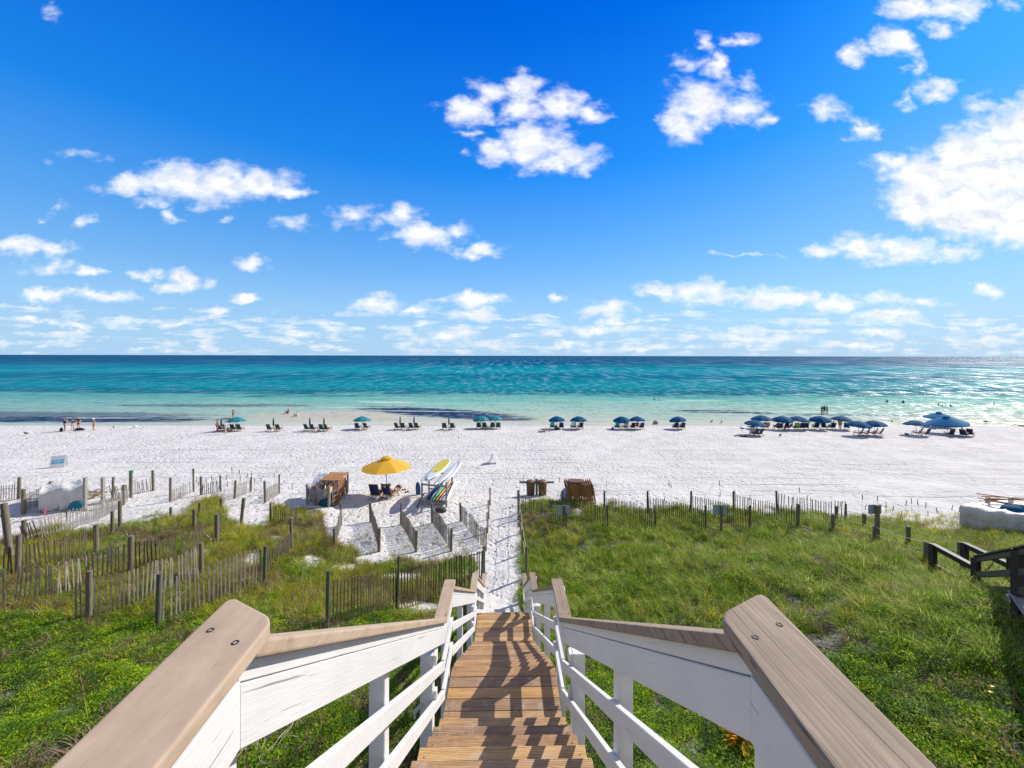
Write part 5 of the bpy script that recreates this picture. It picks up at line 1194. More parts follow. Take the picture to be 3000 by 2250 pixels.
def garment(pose, kind):
    key = (pose, kind)
    if key in _pc: return _pc[key]
    J0 = body_mesh(pose)[1]; J = {}; E = []
    def put(k, v_, g=.016, f=1.06):
        r_ = v_[1]; r_ = r_ if isinstance(r_, tuple) else (r_, r_); J[k] = (v_[0], (r_[0]*f+g, r_[1]*f+g))
    if kind == 'top':
        for k in ('mid', 'ch', 'nk0', 'shr', 'shl', 'uar', 'ual'): put(k, J0[k])
        put('pel', (J0['pel'][0].lerp(J0['mid'][0], .3), J0['pel'][1])); E = [('pel', 'mid'), ('mid', 'ch'), ('ch', 'nk0'), ('nk0', 'shr'), ('nk0', 'shl'), ('shr', 'uar'), ('shl', 'ual')]; root = 'ch'
    elif kind == 'bottom':
        for k in ('pel', 'hpr', 'hpl', 'thr', 'thl'): put(k, J0[k], .022)
        put('w', (J0['pel'][0].lerp(J0['mid'][0], .5), J0['pel'][1])); E = [('w', 'pel'), ('pel', 'hpr'), ('pel', 'hpl'), ('hpr', 'thr'), ('hpl', 'thl')]; root = 'pel'
    elif kind == 'brief':
        put('pel', J0['pel'], .012); put('w', (J0['pel'][0].lerp(J0['mid'][0], .35), J0['pel'][1]), .010); put('hpr', (J0['pel'][0].lerp(J0['hpr'][0], .8), .09), .012); put('hpl', (J0['pel'][0].lerp(J0['hpl'][0], .8), .09), .012); E = [('w', 'pel'), ('pel', 'hpr'), ('pel', 'hpl')]; root = 'pel'
    elif kind == 'bikini':
        put('a', (J0['ch'][0].lerp(J0['mid'][0], .15), J0['ch'][1]), .010); put('b', (J0['ch'][0].lerp(J0['nk0'][0], .25), J0['ch'][1]), .010); E = [('a', 'b')]; root = 'a'
    elif kind == 'hair':
        h = J0['hd'][0]; t = J0['tp'][0]; b0 = Vector((0, -.022, .0)) if pose != 'lie' else Vector((0, 0, -.02)); J = {'a': (h+b0, (.083, .09)), 'b': (t+b0*.6, (.076, .088)), 'c': (t+b0+(t-h)*.22, (.05, .06))}; E = [('a', 'b'), ('b', 'c')]; root = 'a'
    elif kind == 'hat':
        t = J0['tp'][0]; h = J0['hd'][0]; u_ = (t-h).normalized(); x = u_.orthogonal().normalized(); y = u_.cross(x); b = MB(); n = 16; vs = []; fs = []; c = h+u_*.045
        for r_, z in ((.19, -.01), (.10, .012), (.098, .06), (.075, .105), (0.0, .115)):
            for i in range(n): a_ = 2*math.pi*i/n; vs.append(c+x*(r_*math.cos(a_))+y*(r_*math.sin(a_))+u_*z)
        for k in range(4):
            for i in range(n): fs.append((k*n+i, k*n+(i+1) % n, (k+1)*n+(i+1) % n, (k+1)*n+i))
        me_ = bpy.data.meshes.new('hat'); me_.from_pydata(vs, [], fs); _pc[key] = me_; return me_
    me_ = skin_mesh(J, E, root)
    for f in me_.polygons: f.use_smooth = True
    _pc[key] = me_; return me_
def person(px, py, rz, pose, skin, clothes, label, h=1.72, dz=0, pos=None, group=None):
    p = pos or at(px, py); me_ = body_mesh(pose)[0]
    def mkob(nm, data, m_, par=None):
        if not data.materials: data.materials.append(None)
        o = bpy.data.objects.new(nm, data); COL.objects.link(o); o.material_slots[0].link = 'OBJECT'; o.material_slots[0].material = MAT[m_]; o.parent = par; return o
    o = mkob('person', me_, 'skin_%d' % skin); o.location = (p.x, p.y, p.z+dz); o.rotation_euler = (0, 0, rz); s = h/1.70; o.scale = (s, s, s)
    for kind, m_ in clothes:
        nm = {'top': 'shirt', 'bottom': 'shorts', 'brief': 'swim_briefs', 'bikini': 'bikini_top', 'hair': 'hair', 'hat': 'hat'}[kind]; mkob(nm, garment(pose, kind), m_, o)
    return tag(o, label, 'person', group)
HB = ('hair', 'hair_dark'); PI_ = math.pi
person(190, 1267, -.4, 'hands_up', 0, [('top', 'cloth_black'), ('bottom', 'cloth_blue'), HB], 'woman in black top and blue skirt with hands at her face, leftmost of four', 1.70)
person(213, 1264, -1.5, 'forearms', 2, [('top', 'cloth_black'), ('brief', 'cloth_black'), ('hat', 'hat_navy'), HB], 'person in black with a navy hat holding something, second from the left of four', 1.62)
person(231.5, 1262, PI_, 'forearms', 2, [('top', 'cloth_black'), ('bottom', 'cloth_charcoal')], 'bald man in a black shirt and charcoal shorts behind the dark bags', 1.78)
person(275.5, 1264, PI_-.3, 'forearms', 0, [('bikini', 'towel_orange'), ('brief', 'towel_orange'), ('hat', 'cloth_white'), HB], 'woman in an orange bikini and white cap, right of the group of four', 1.62)
person(637.5, 1268.5, -1.3, 'stand', 1, [('bottom', 'cloth_brown'), HB], 'bare-chested man in brown shorts beside the leftmost teal chairs', 1.78)
person(662, 1273.5, 1.2, 'stride', 2, [('top', 'cloth_lightblue'), ('bottom', 'cloth_lightblue'), HB], 'person in a light blue shirt walking past the leftmost teal chairs', 1.65)
person(683.5, 1229, .1, 'hands_up', 0, [('bottom', 'cloth_black'), ('hat', 'cloth_white'), HB], 'woman in a black skirt and white hat standing at the shallow water', 1.65)
person(667, 1229.5, 1.4, 'lie', 2, [('top', 'cloth_pink'), ('brief', 'cloth_pink')], 'person in pink lying in the shallow water left of the standing woman', 1.6, dz=-.02)
person(843, 1214, 1.3, 'ground', 1, [('top', 'cloth_red'), ('brief', 'cloth_black'), ('hat', 'cloth_red')], 'person in red sitting on the wet sand bar', 1.7)
person(870, 1222, 1.25, 'ground', 0, [('top', 'cloth_white'), ('brief', 'cloth_white'), HB], 'person in white sitting with raised knees on the wet sand bar', 1.65)
def in_water(px, py, depth, rz, skin, cl, label, pose='stand', h=1.7):
    Y = F*CAMZ/(py-CY); person(0, 0, rz, pose, skin, cl, label, h, pos=Vector(((px-CX)/F*Y, Y, -depth)))
in_water(866, 1189, 1.22, 1, 2, [HB], 'lone swimmer left of centre with only head and shoulders above the water')
for i, (px, py, dep, lab) in enumerate([(1917.5, 1170, 1.25, 'dark haired swimmer right of centre'), (1932, 1172, 1.32, 'second swimmer right of centre lying low in the water'), (2599, 1177, .95, 'bather standing waist deep, leftmost at the right'), (2646.5, 1178, 1.0, 'bather standing waist deep, second from the left at the right'),
        (2750, 1186, 1.15, 'bather with only head and chest showing, third at the right'), (2761, 1187, 1.32, 'small low swimmer beside the third bather at the right'), (2786, 1188, 1.2, 'bather with raised arms low in the water at the right'), (2912.5, 1182, 1.2, 'bather farthest to the right in the glittering water'), (2713, 1148, 1.35, 'distant swimmer in the glittering water')]):
    in_water(px, py, dep, i, 3 if i > 1 else 1, [HB, ('top', 'cloth_black')] if i % 2 else [HB], lab, 'forearms' if i in (2, 6) else 'stand')
in_water(2408.5, 1210, .25, .3, 1, [('bottom', 'cloth_black'), ('top', 'cloth_brown'), HB], 'left one of three people standing together in the shallows', 'forearms'); in_water(2415.5, 1210, .25, -.3, 3, [('bottom', 'cloth_black'), ('top', 'cloth_charcoal'), HB], 'middle one of three people standing together in the shallows', 'stand', 1.78)
in_water(2424, 1209, .25, .5, 1, [('top', 'cloth_lightblue'), ('bottom', 'cloth_charcoal'), HB], 'person in a pale shirt, right one of three in the shallows', 'forearms', 1.75)
person(1592, 1266, -1.15, 'lie', 1, [('bikini', 'towel_orange'), ('brief', 'towel_orange'), HB], 'sunbather in orange lying on the sand left of the blue umbrellas')
CH = [(1866, 1257, 0, 1, 'cloth_red', 'sitter under the right one of the overlapping blue umbrellas'), (1979.5, 1257, 0, 0, 'cloth_white', 'sitter in white under the lone blue umbrella'), (1999, 1257, 0, 1, 'cloth_brown', 'sitter in brown under the lone blue umbrella'), (2211, 1276, .3, 2, 'cloth_lightblue', 'sitter in pale blue under the near umbrella of the crowded group'),
 (2276, 1258, .1, 1, 'cloth_brown', 'left one of the seated pair in the crowded group'), (2313, 1260, .5, 3, 'cloth_brown', 'sitter in brown between two navy chairs in the crowded group'), (2346, 1257, 0, 0, 'cloth_white', 'sitter in a patterned top in the crowded group'), (2390, 1256, -.2, 0, 'cloth_white', 'sitter with a pale hat by the yellow edged loungers'), (2438, 1256, -.2, 1, 'cloth_black', 'sitter with brown hair left of the standing person'), (2822, 1278, -1.1, 1, 'cloth_charcoal', 'sleeper on the reclining chair right of the large pale umbrella')]
for i, (px, py, rz, sk, c, lab) in enumerate(CH): person(px, py, rz, 'chair', sk, [('top', c), ('bottom', 'cloth_charcoal'), ('hat', 'cloth_white') if i == 7 else HB], lab)
person(2461, 1258, PI_, 'stand', 1, [('top', striped('navy', 'white', 40)), ('bottom', 'cloth_red'), HB], 'person in a striped top standing under a blue umbrella in the crowded group', 1.75)
person(2176, 1279, 1.2, 'lie', 3, [('bottom', 'cloth_blue'), ('top', 'cloth_black'), HB], 'person with dark trousers lying left of the near umbrella'); person(2990, 1246, .9, 'lie', 1, [('brief', 'cloth_black'), HB], 'sunbather with raised knees at the far right of the beach')
# birds
def bird(px, py, m, label, s=1.0, rz=0):
    p = at(px, py); t = MB(); t.ball((0, 0, .20), .11, 10, 6, (.8, 1.7, .8)); t.ball((0, .19, .31), .055, 8, 5); t.cyl((0, .12, .24), (0, .19, .31), .05, .04, 7); t.cyl((0, .23, .31), (0, .31, .30), .015, .004, 5); t.cyl((0, -.12, .20), (0, -.32, .17), .05, .015, 6)
    for k in (-.04, .04): t.cyl((k, 0, .12), (k, .02, 0), .008, n=4)
    o = t.build('gull', m, None); o.location = p; o.rotation_euler = (0, 0, rz); o.scale = (s, s, s); tag(o, label, 'bird', 'shore birds')
for a in ((77, 1278, 'bird_dark', 'dark bird on the sand at the far left'), (334, 1260, 'bird_grey', 'grey bird by the water right of the four people'), (394, 1257, 'bird_white', 'left one of two small white birds at the water edge'), (399, 1257, 'bird_white', 'right one of two small white birds at the water edge'), (422, 1258, 'bird_white', 'white gull at the water edge left of the couple'),
          (2085, 1238, 'bird_dark', 'dark bird at the water edge left of the crowded umbrellas'), (2114, 1239, 'bird_dark', 'second dark bird at the water edge'), (2175, 1259, 'bird_dark', 'dark bird on the sand left of the near umbrella'), (2286, 1279, 'bird_dark', 'dark bird on the open sand below the crowded umbrellas'), (2613, 1237, 'bird_dark', 'dark bird on wet sand between the umbrella groups'), (2887, 1237, 'bird_dark', 'dark bird on wet sand near the right edge')):
    bird(a[0], a[1], a[2], a[3], 1.2, a[0])
Y = 150; b = MB(); 
for s in (-1, 1): b.add([(0, .25, 0), (0, -.2, 0), (s*.8, -.1, .35), (s*.8, .15, .35), (s*1.5, -.25, .15)], [(0, 1, 2, 3), (3, 2, 4)])
b.ball((0, 0, 0), .12, 8, 6, (.9, 2.4, .9)); o = b.build('flying_gull', 'bird_white', None); o.location = ((186-CX)/F*Y, Y, CAMZ-(1114-CY)/F*Y); o.rotation_euler = (0, .3, 1.2); md = o.modifiers.new('s', 'SOLIDIFY'); md.thickness = .02; tag(o, 'white gull flying low over the sea at the left', 'bird')
# ------------------------------------------------------------------ vegetation
def leafmat(name, c_lo, c_hi, trans=.35, tip=None):
    m = bpy.data.materials.new(name); m.use_nodes = True; MAT[name] = m; nt = m.node_tree; N = nt.nodes; L = nt.links; b = N['Principled BSDF']
    oi = N.new('ShaderNodeObjectInfo'); geo = N.new('ShaderNodeNewGeometry'); nz = N.new('ShaderNodeTexNoise'); nz.inputs['Scale'].default_value = .55; nz.inputs['Detail'].default_value = 3
    L.new(geo.outputs['Position'], nz.inputs['Vector'])
    ad = N.new('ShaderNodeMath'); ad.operation = 'ADD'; L.new(geo.outputs['Random Per Island'], ad.inputs[0]); L.new(nz.outputs['Fac'], ad.inputs[1])
    ad2 = N.new('ShaderNodeMath'); ad2.operation = 'MULTIPLY_ADD'; L.new(oi.outputs['Random'], ad2.inputs[0]); ad2.inputs[1].default_value = .6; L.new(ad.outputs[0], ad2.inputs[2])
    mr = N.new('ShaderNodeMapRange'); mr.inputs['From Min'].default_value = .45; mr.inputs['From Max'].default_value = 1.75; L.new(ad2.outputs[0], mr.inputs['Value'])
    rp = N.new('ShaderNodeValToRGB'); rp.color_ramp.elements[0].color = (*c_lo, 1); rp.color_ramp.elements[1].color = (*c_hi, 1); L.new(mr.outputs[0], rp.inputs[0])
    if tip: e = rp.color_ramp.elements.new(.9); e.color = (*c_hi, 1); rp.color_ramp.elements[-1].color = (*tip, 1)
    L.new(rp.outputs[0], b.inputs['Base Color']); b.inputs['Roughness'].default_value = .6; b.inputs['Specular IOR Level'].default_value = .15
    tr = N.new('ShaderNodeBsdfTranslucent'); L.new(rp.outputs[0], tr.inputs['Color']); mx = N.new('ShaderNodeMixShader'); mx.inputs[0].default_value = trans
    L.new(b.outputs[0], mx.inputs[1]); L.new(tr.outputs[0], mx.inputs[2]); L.new(mx.outputs[0], N['Material Output'].inputs['Surface'])
    return m
leafmat('grass_green', (.035, .085, .004), (.28, .42, .02), .5, (.62, .62, .20)); leafmat('grass_yellow', (.15, .17, .012), (.48, .48, .035), .5, (.60, .50, .14))
leafmat('grass_dead', (.08, .05, .03), (.34, .24, .14), .3); leafmat('leaf', (.035, .12, .004), (.33, .54, .018), .45, (.58, .56, .02)); leafmat('leaf_dark', (.02, .06, .010), (.10, .19, .03), .35)
leafmat('seed', (.10, .065, .03), (.30, .21, .10), .3)
TUFTS = {'green': [], 'yellow': [], 'dead': [], 'cover': []}
def tuft_mesh(n, ln, spread, w, arch, seed, m):
    r_ = np.random.default_rng(seed); vs = []; fs = []
    lean0 = r_.uniform(0, 2*math.pi)
    for i in range(n):
        a = r_.uniform(0, 2*math.pi); rad = spread*math.sqrt(r_.random()); x, y = rad*math.cos(a), rad*math.sin(a); a2 = a+r_.normal(0, .7); l = ln*r_.uniform(.55, 1.15); K = 4
        tilt = abs(r_.normal(.28, .22))+.05; bend = arch*r_.uniform(.4, 1.3); ww = w*r_.uniform(.7, 1.2); px_, py_, pz_ = x, y, -.04; ang = tilt; o = len(vs); sx_, sy_ = -math.sin(a2), math.cos(a2)
        for k in range(K+1):
            f = k/K; hw = ww/2*(1-f**2.2)+.0008
            vs.append((px_-sx_*hw, py_-sy_*hw, pz_)); vs.append((px_+sx_*hw, py_+sy_*hw, pz_))
            px_ += math.cos(a2)*math.sin(ang)*l/K; py_ += math.sin(a2)*math.sin(ang)*l/K; pz_ += math.cos(ang)*l/K; ang += bend/K
        for k in range(K): fs.append((o+2*k, o+2*k+1, o+2*k+3, o+2*k+2))
    me_ = bpy.data.meshes.new('tuft'); me_.from_pydata(vs, [], fs); me_.materials.append(MAT[m]); return me_
def cover_mesh(n, R0, h, leaf, seed, m, twigs=6):
    r_ = np.random.default_rng(seed); vs = []; fs = []
    for i in range(n):
        a = r_.uniform(0, 2*math.pi); rad = R0*math.sqrt(r_.random()); x, y = rad*math.cos(a), rad*math.sin(a); z = h*(1-(rad/R0)**2)*r_.uniform(.35, 1.1)+.01
        l = leaf*r_.uniform(.6, 1.3); w_ = l*.42; d = Vector((r_.normal(), r_.normal(), r_.uniform(-.2, .8))).normalized(); sd_ = d.cross(Vector((r_.normal(0, .4), r_.normal(0, .4), 1))).normalized(); p = Vector((x, y, z)); o = len(vs)
        vs += [p, p+d*l*.5+sd_*w_*.5, p+d*l, p+d*l*.5-sd_*w_*.5]; fs.append((o, o+1, o+2, o+3))
    me_ = bpy.data.meshes.new('cover'); me_.from_pydata(vs, [], fs); me_.materials.append(MAT[m]); return me_
colls = {}
def mkcol(name, meshes):
    c = bpy.data.collections.new(name); colls[name] = c
    for i, q in enumerate(meshes): o = bpy.data.objects.new('%s_tuft_%02d' % (name, i), q); c.objects.link(o)
mkcol('green', [tuft_mesh(40, .56, .14, .013, 1.9, i, 'grass_green') for i in range(6)]+[tuft_mesh(28, .74, .17, .014, 2.4, 20+i, 'grass_green') for i in range(3)])
mkcol('yellow', [tuft_mesh(36, .60, .13, .013, 1.4, 40+i, 'grass_yellow') for i in range(4)]+[tuft_mesh(24, .85, .10, .012, 1.7, 50+i, 'grass_yellow') for i in range(2)])
mkcol('dead', [tuft_mesh(44, .42, .16, .011, 2.2, 60+i, 'grass_dead') for i in range(4)])
mkcol('cover', [cover_mesh(170, .24, .17, .045, 80+i, 'leaf') for i in range(4)]+[cover_mesh(130, .20, .22, .038, 90+i, 'leaf_dark') for i in range(2)])
def scatter(name, label, coll, P, scl, rot, tid):
    me_ = bpy.data.meshes.new(name); me_.vertices.add(len(P)); me_.vertices.foreach_set('co', P.astype(np.float32).ravel())
    for nm, ty, arr in (('scl', 'FLOAT', scl), ('rot', 'FLOAT_VECTOR', rot), ('tid', 'INT', tid)):
        a = me_.attributes.new(nm, ty, 'POINT'); a.data.foreach_set('vector' if ty == 'FLOAT_VECTOR' else 'value', arr.astype(np.int32 if ty == 'INT' else np.float32).ravel())
    o = bpy.data.objects.new(name, me_); COL.objects.link(o); tag(o, label, None, None, 'stuff')
    g = bpy.data.node_groups.new('scatter_'+name, 'GeometryNodeTree'); g.interface.new_socket('Geometry', in_out='INPUT', socket_type='NodeSocketGeometry'); g.interface.new_socket('Geometry', in_out='OUTPUT', socket_type='NodeSocketGeometry')
    gi = g.nodes.new('NodeGroupInput'); go = g.nodes.new('NodeGroupOutput'); mp = g.nodes.new('GeometryNodeMeshToPoints'); ip = g.nodes.new('GeometryNodeInstanceOnPoints'); ci = g.nodes.new('GeometryNodeCollectionInfo')
    ci.inputs['Collection'].default_value = colls[coll]; ci.inputs['Separate Children'].default_value = True; ci.inputs['Reset Children'].default_value = True
    def na(nm, ty):
        n = g.nodes.new('GeometryNodeInputNamedAttribute'); n.data_type = ty; n.inputs['Name'].default_value = nm; return n.outputs['Attribute']
    g.links.new(gi.outputs[0], mp.inputs['Mesh']); g.links.new(mp.outputs[0], ip.inputs['Points']); g.links.new(ci.outputs[0], ip.inputs['Instance']); ip.inputs['Pick Instance'].default_value = True
    g.links.new(na('tid', 'INT'), ip.inputs['Instance Index']); g.links.new(na('rot', 'FLOAT_VECTOR'), ip.inputs['Rotation']); g.links.new(na('scl', 'FLOAT'), ip.inputs['Scale']); g.links.new(ip.outputs[0], go.inputs[0])
    md = o.modifiers.new('scatter', 'NODES'); md.node_group = g; return o
def candidates(dens_near, seed, ymax=25.5, falloff=True):
    r_ = np.random.default_rng(seed); n = int(dens_near*(ymax-1)*80); Y = r_.uniform(1.0, ymax, n); X = r_.uniform(-40, 40, n); k = (np.abs(X) < 1.32*Y+3.5)
    if falloff: k &= r_.random(n) < np.clip(1.15-Y/45, .3, 1)
    X, Y = X[k], Y[k]; Z = H(X, Y); px_, py_ = px_of(X, Y, Z); return r_, X, Y, Z, px_, py_
def emit(name, label, coll, X, Y, Z, scl, r_, ntid, tilt=.22):
    rot = np.stack([r_.normal(0, tilt, len(X)), r_.normal(0, tilt, len(X)), r_.uniform(0, 6.28, len(X))], 1); scatter(name, label, coll, np.stack([X, Y, Z], 1), scl, rot, r_.integers(0, ntid, len(X)))
patch = lambda X, Y, s, o: fbm(X, Y, s, 3, o)
# where each kind grows
r_, X, Y, Z, px_, py_ = candidates(40, 11); V = veg(X, Y); right = X > -.2
near_stairs = (np.abs(X+.1) < 1.0) & (Y < 12.7) & (Z > CAMZ-1.65-.645*np.maximum(Y-.9, 0)-.9)
lowzone = np.where(right, py_ > 1870+.12*np.abs(px_-2100)+(patch(X, Y, .7, 6)-.5)*200, py_ > 1815+(patch(X, Y, .8, 3)-.5)*120)      # leafy cover instead of grass
gsel = (V > .45) & (r_.random(len(X)) < np.where(right, np.where(lowzone, .20, .95), np.where(lowzone, .16, .30+.55*(patch(X, Y, .7, 21) > .50)))) & ~near_stairs & (right | (patch(X, Y, .5, 31) > .30))
hole = patch(X, Y, .9, 41)
gsel &= (hole > .305)
sz = np.where(right, .76, .78)*(.42+1.0*patch(X, Y, 1.1, 51))*r_.uniform(.7, 1.25, len(X))
sz *= np.where((np.abs(px_-1640) < 190) & (py_ < 1620), .8, 1)*np.where(lowzone, .7, 1)*np.where(right, 1, .88)
emit('dune_grass', 'long arching green grass covering the dunes', 'green', X[gsel], Y[gsel], Z[gsel]-.02, sz[gsel], r_, 9)
r_, X, Y, Z, px_, py_ = candidates(30, 12); V = veg(X, Y); right = X > -.2; near_stairs = (np.abs(X+.1) < 1.0) & (Y < 12.7) & (Z > CAMZ-1.65-.645*np.maximum(Y-.9, 0)-.9)
py2 = (py_ < 1820)
ys_ = (V > .35) & (r_.random(len(X)) < np.where(right, .16, .70*(patch(X, Y, .55, 61) > .44))) & py2 & ~near_stairs
sp = (V <= .35) & (V > .02) & (r_.random(len(X)) < .12) & ~near_stairs      # sparse blades in the sand
hollow = (px_ > 850) & (px_ < 1430) & (py_ > 1500) & (py_ < 1660) & (r_.random(len(X)) < .055*(patch(X, Y, .9, 71) > .5)*2) & (np.abs(X+.7) > 1.3)
edge = (px_ > 2480) & (py_ > 1495) & (py_ < 1570) & (r_.random(len(X)) < .35) & (patch(X, Y, .7, 72) > .45)
ys_ = ys_ | sp | hollow | edge
sz = .78*(.6+.6*patch(X, Y, .9, 53))*r_.uniform(.7, 1.25, len(X)); sz = np.where(sp | hollow, sz*.55, sz)
emit('dune_grass', 'yellow green grass on the left dune and along the sand', 'yellow', X[ys_], Y[ys_], Z[ys_]-.02, sz[ys_], r_, 6)
r_, X, Y, Z, px_, py_ = candidates(26, 13); V = veg(X, Y); right = X > -.2; near_stairs = (np.abs(X+.1) < 1.0) & (Y < 12.7) & (Z > CAMZ-1.65-.645*np.maximum(Y-.9, 0)-.9)
ds = (V > .35) & (r_.random(len(X)) < np.where(right, .16, np.where((py_ > 1560) & (py_ < 1790), .75, .28))) & (patch(X, Y, .6, 81) > np.where(right, .52, .38)) & ~near_stairs
emit('dead_grass', 'brown matted dead grass between the green tufts', 'dead', X[ds], Y[ds], Z[ds]-.02, (.75+.5*r_.random(len(X)))[ds], r_, 4, .4)
r_, X, Y, Z, px_, py_ = candidates(46, 14, 17, False); V = veg(X, Y); right = X > -.2
lowz = np.where(right, (py_ > 1850+.1*np.abs(px_-2100)+(patch(X, Y, .8, 4)-.5)*260) | ((np.abs(px_-1640) < 130) & (py_ < 1590)), py_ > 1805+(patch(X, Y, .8, 3)-.5)*130)
extra = (py_ > 1560) & (patch(X, Y, .7, 91) > .60) | ((px_ > 930) & (px_ < 1440) & (py_ > 1600) & (py_ < 1860) & (r_.random(len(X)) < .12))
cs = (V > .25) & (lowz | extra) & (r_.random(len(X)) < .9) & (patch(X, Y, 1.1, 95) > .30)
emit('ground_cover', 'bright green small leaved creeping plants on the near dune', 'cover', X[cs], Y[cs], Z[cs]-.03, (.75+.65*patch(X, Y, .9, 97)*r_.uniform(.8, 1.3, len(X)))[cs], r_, 6, .25)
hol2 = candidates(30, 15, 24, False); r_, X, Y, Z, px_, py_ = hol2
s2 = (px_ > 860) & (px_ < 1440) & (py_ > 1520) & (py_ < 1680) & (r_.random(len(X)) < .10) & (patch(X, Y, 1.0, 99) > .5) | (px_ > 150) & (px_ < 560) & (py_ > 1455) & (py_ < 1560) & (r_.random(len(X)) < .03) & (patch(X, Y, 1.0, 98) > .5)
emit('beach_creeper', 'low creeping plants dotted over the bare sand', 'cover', X[s2], Y[s2], Z[s2]-.03, (.35+.35*r_.random(len(X)))[s2], r_, 6, .2)

# sea oats with seed heads: countable
def oat(base, top, bend, label, group, head=.24, col_='seed', r0=.004):
    t = thing('sea_oat', tuple(base), label, 'plant', group); B0 = Vector(base); T = Vector(top); pts = []
    for k in range(9):
        f = k/8; p = B0.lerp(T, f); p.x += bend*(f**2.2)*.6; p.z -= abs(bend)*(f**3)*.35; pts.append(p)
    q = MB(); q.tube(pts, [r0*(1.4-.9*k/8) for k in range(9)], 4); q.build('stem', 'grass_yellow', t, tuple(base))
    q = MB(); d = (pts[-1]-pts[-3]).normalized(); rr = random.Random(int(base[0]*1000))
    for k in range(26):
        f = k/25; c = pts[-1]-d*head*(1-f)+Vector((rr.uniform(-.022, .022), rr.uniform(-.02, .02), rr.uniform(-.05, .0)))*(1.2-f*.7); q.ball(c, .020, 5, 3, (.55, .35, 1.3))
    q.build('seed_head', col_, t, tuple(base)); return t
OA = [(568,1374),(580,1397),(607,1400),(618,1393),(679,1369),(703,1377),(733,1378),(703,1395),(668,1412),(746,1402),(762,1397),(807,1383),(660,1389),(722,1384),(578,1409),(858,1420),(592,1425),(640,1420)]
for i, (px, py) in enumerate(OA):
    b = at(px+rj.uniform(-8, 8), 1470+rj.uniform(-8, 14)); s = sc_at(b); oat(tuple(b), (b.x+(px-CX)/F*b.y-(b.x), b.y, CAMZ-(py-CY)/s), rj.uniform(-.15, .25), 'sea oat stalk with a dark seed head standing above the left dune crest', 'sea oats on the left dune crest')
OB = [(1534,1398,1470),(1572,1391,1470),(1639,1398,1480),(1780,1409,1490),(1959,1407,1500),(1967,1412,1500),(1945,1450,1505),(2107,1404,1500),(2108,1437,1500),(2345,1425,1510),(2364,1449,1515),(2460,1465,1525),(2194,1445,1510),(2156,1432,1505)]
for px, py, pb in OB:
    b = at(px, pb); s = sc_at(b); oat(tuple(b), (b.x, b.y, CAMZ-(py-CY)/s), rj.uniform(-.2, .2), 'sea oat stalk with a thin seed head above the fence behind the green dune', 'sea oats behind the green dune')
OC = [(2522,1443),(2569,1449),(2650,1459),(2666,1454),(2692,1459),(2709,1467),(2786,1472),(2750,1481),(2876,1470),(2810,1478),(2600,1466),(2620,1480),(2725,1490),(2640,1492),(2530,1470),(2850,1500)]
for px, py in OC:
    b = at(px+rj.uniform(-12, 12), 1540+rj.uniform(-10, 10)); s = sc_at(b); oat(tuple(b), (b.x+(px-CX)/s-b.x, b.y, CAMZ-(py-CY)/s), rj.uniform(-.2, .3), 'sea oat stalk with a seed head among the sparse plants beyond the rope fences', 'sea oats beyond the rope fences')
b = at(262, 2135); s = sc_at(b); oat(tuple(b), ((239-CX)/s, b.y, CAMZ-(1963-CY)/s), -.05, 'pale sea oat stalk standing alone in the creepers at the lower left', None, .35, 'grass_dead', .006)
b = at(430, 1975); s = sc_at(b); oat(tuple(b), ((300-CX)/s, b.y, CAMZ-(1905-CY)/s), -.2, 'arching sea oat with a brown seed head over the creepers at the left', None, .45, 'seed', .005)
b = at(2975, 2120); s = sc_at(b); oat(tuple(b), ((2968-CX)/s, b.y, CAMZ-(2010-CY)/s), .05, 'reddish brown seed stalk in the greenery at the lower right', None, .3, 'seed', .006)
b = at(2865, 1700); s = sc_at(b); oat(tuple(b), ((2868-CX)/s, b.y-.3, CAMZ-(1625-CY)/s), .1, 'tan seed head leaning against the dark boardwalk post', None, .3, 'grass_dead', .006)
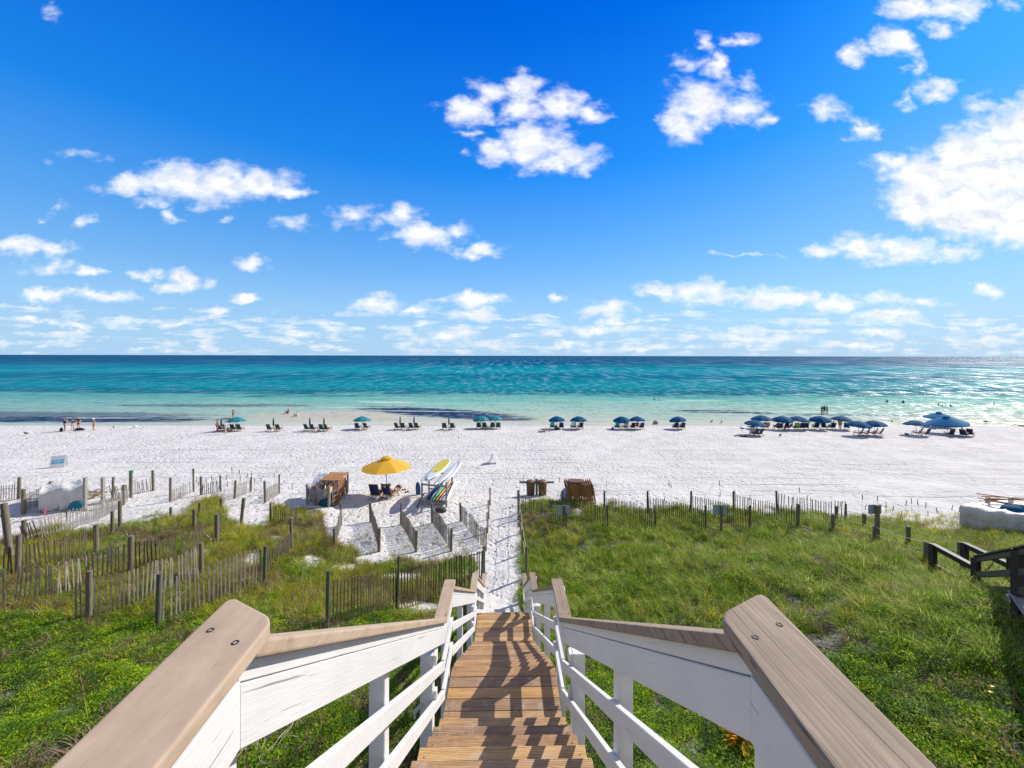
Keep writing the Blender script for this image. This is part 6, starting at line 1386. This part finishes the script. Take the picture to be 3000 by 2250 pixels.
# driftwood and twigs
def stick(px, py, px2, py2, z2, r0, label, m='slat_wood'):
    a = at(px, py); b_ = at(px2, py2); q = MB().tube([a+Vector((0, 0, .05)), a.lerp(b_, .5)+Vector((0, .02, .08+z2*.5)), b_+Vector((0, 0, .05+z2))], [r0, r0*.9, r0*.6], 7)
    tag(q.build('driftwood', m, None, tuple(a)), label, 'driftwood', 'loose wood in the dunes')
stick(1172, 1802, 1200, 1785, .12, .03, 'pale stick propped on the sand left of the stairway'); stick(1022, 1816, 1042, 1826, .05, .04, 'short pale stick at the foot of the near slat fence'); stick(585, 1562, 622, 1608, .25, .05, 'broken grey board leaning in the dune grass')
q = MB(); rr = random.Random(4); a = at(760, 2190)
for i in range(26):
    p = a+Vector((rr.uniform(-.5, .5), rr.uniform(-.5, .5), .12)); pts = [p]
    d = Vector((rr.normalvariate(0, 1), rr.normalvariate(0, 1), .5)).normalized()
    for k in range(5): d = (d+Vector((rr.normalvariate(0, .35), rr.normalvariate(0, .35), rr.normalvariate(-.05, .2)))).normalized(); p = p+d*.13; pts.append(p)
    q.tube(pts, [.006, .005, .005, .004, .003, .002], 4)
tag(q.build('dead_branches', 'tarp_cream', None, tuple(a)), 'tangle of bare pale twigs below the left handrail', 'branches')
# croton-like plant with yellow and red leaves below the right rail, a few yellow flowers
def spiky(px, py, n, ln, m, label, cat, name):
    a = at(px, py); vs = []; fs = []; rr = random.Random(px)
    for i in range(n):
        t = rr.uniform(0, 6.28); e = rr.uniform(.2, 1.1); d = Vector((math.cos(t)*math.cos(e), math.sin(t)*math.cos(e), math.sin(e))); sd_ = d.cross(Vector((0, 0, 1))).normalized(); l = ln*rr.uniform(.6, 1.1); o = len(vs); p = Vector((0, 0, .1))
        vs += [p, p+d*l*.4+sd_*.03, p+d*l-Vector((0, 0, l*.12)), p+d*l*.4-sd_*.03]; fs.append((o, o+1, o+2, o+3))
    o = MB().add(vs, fs).build(name, m, None); o.location = a; tag(o, label, cat)
leafmat('leaf_red', (.35, .06, .02), (.75, .42, .03), .35)
spiky(2178, 2190, 60, .45, 'leaf_red', 'plant with yellow and red pointed leaves below the right handrail', 'plant', 'spiky_plant')
spiky(1265, 2095, 80, .30, 'leaf_dark', 'dark blue green leafy plant seen between the left rail posts', 'plant', 'leafy_plant')
for i, (px, py) in enumerate(((2901, 2080), (2907, 2060), (2560, 2190))):
    p = at(px, py); vs = [(0, 0, .02)]+[(.045*math.cos(k*.785)*(1 if k % 2 else .55), .045*math.sin(k*.785)*(1 if k % 2 else .55), 0) for k in range(8)]
    o = MB().add(vs, [(0, k+1, (k+1) % 8+1) for k in range(8)]).cyl((0, 0, -.3), (0, 0, .0), .003, n=4).build('yellow_flower', 'board_yellow', None); o.location = (p.x, p.y, p.z+.28); o.rotation_euler = (-.5, 0, 0); tag(o, ['larger yellow flower in the greenery at the lower right', 'smaller yellow flower above the larger one at the lower right', 'yellow flower beside the right handrail'][i], 'flower', 'yellow flowers')
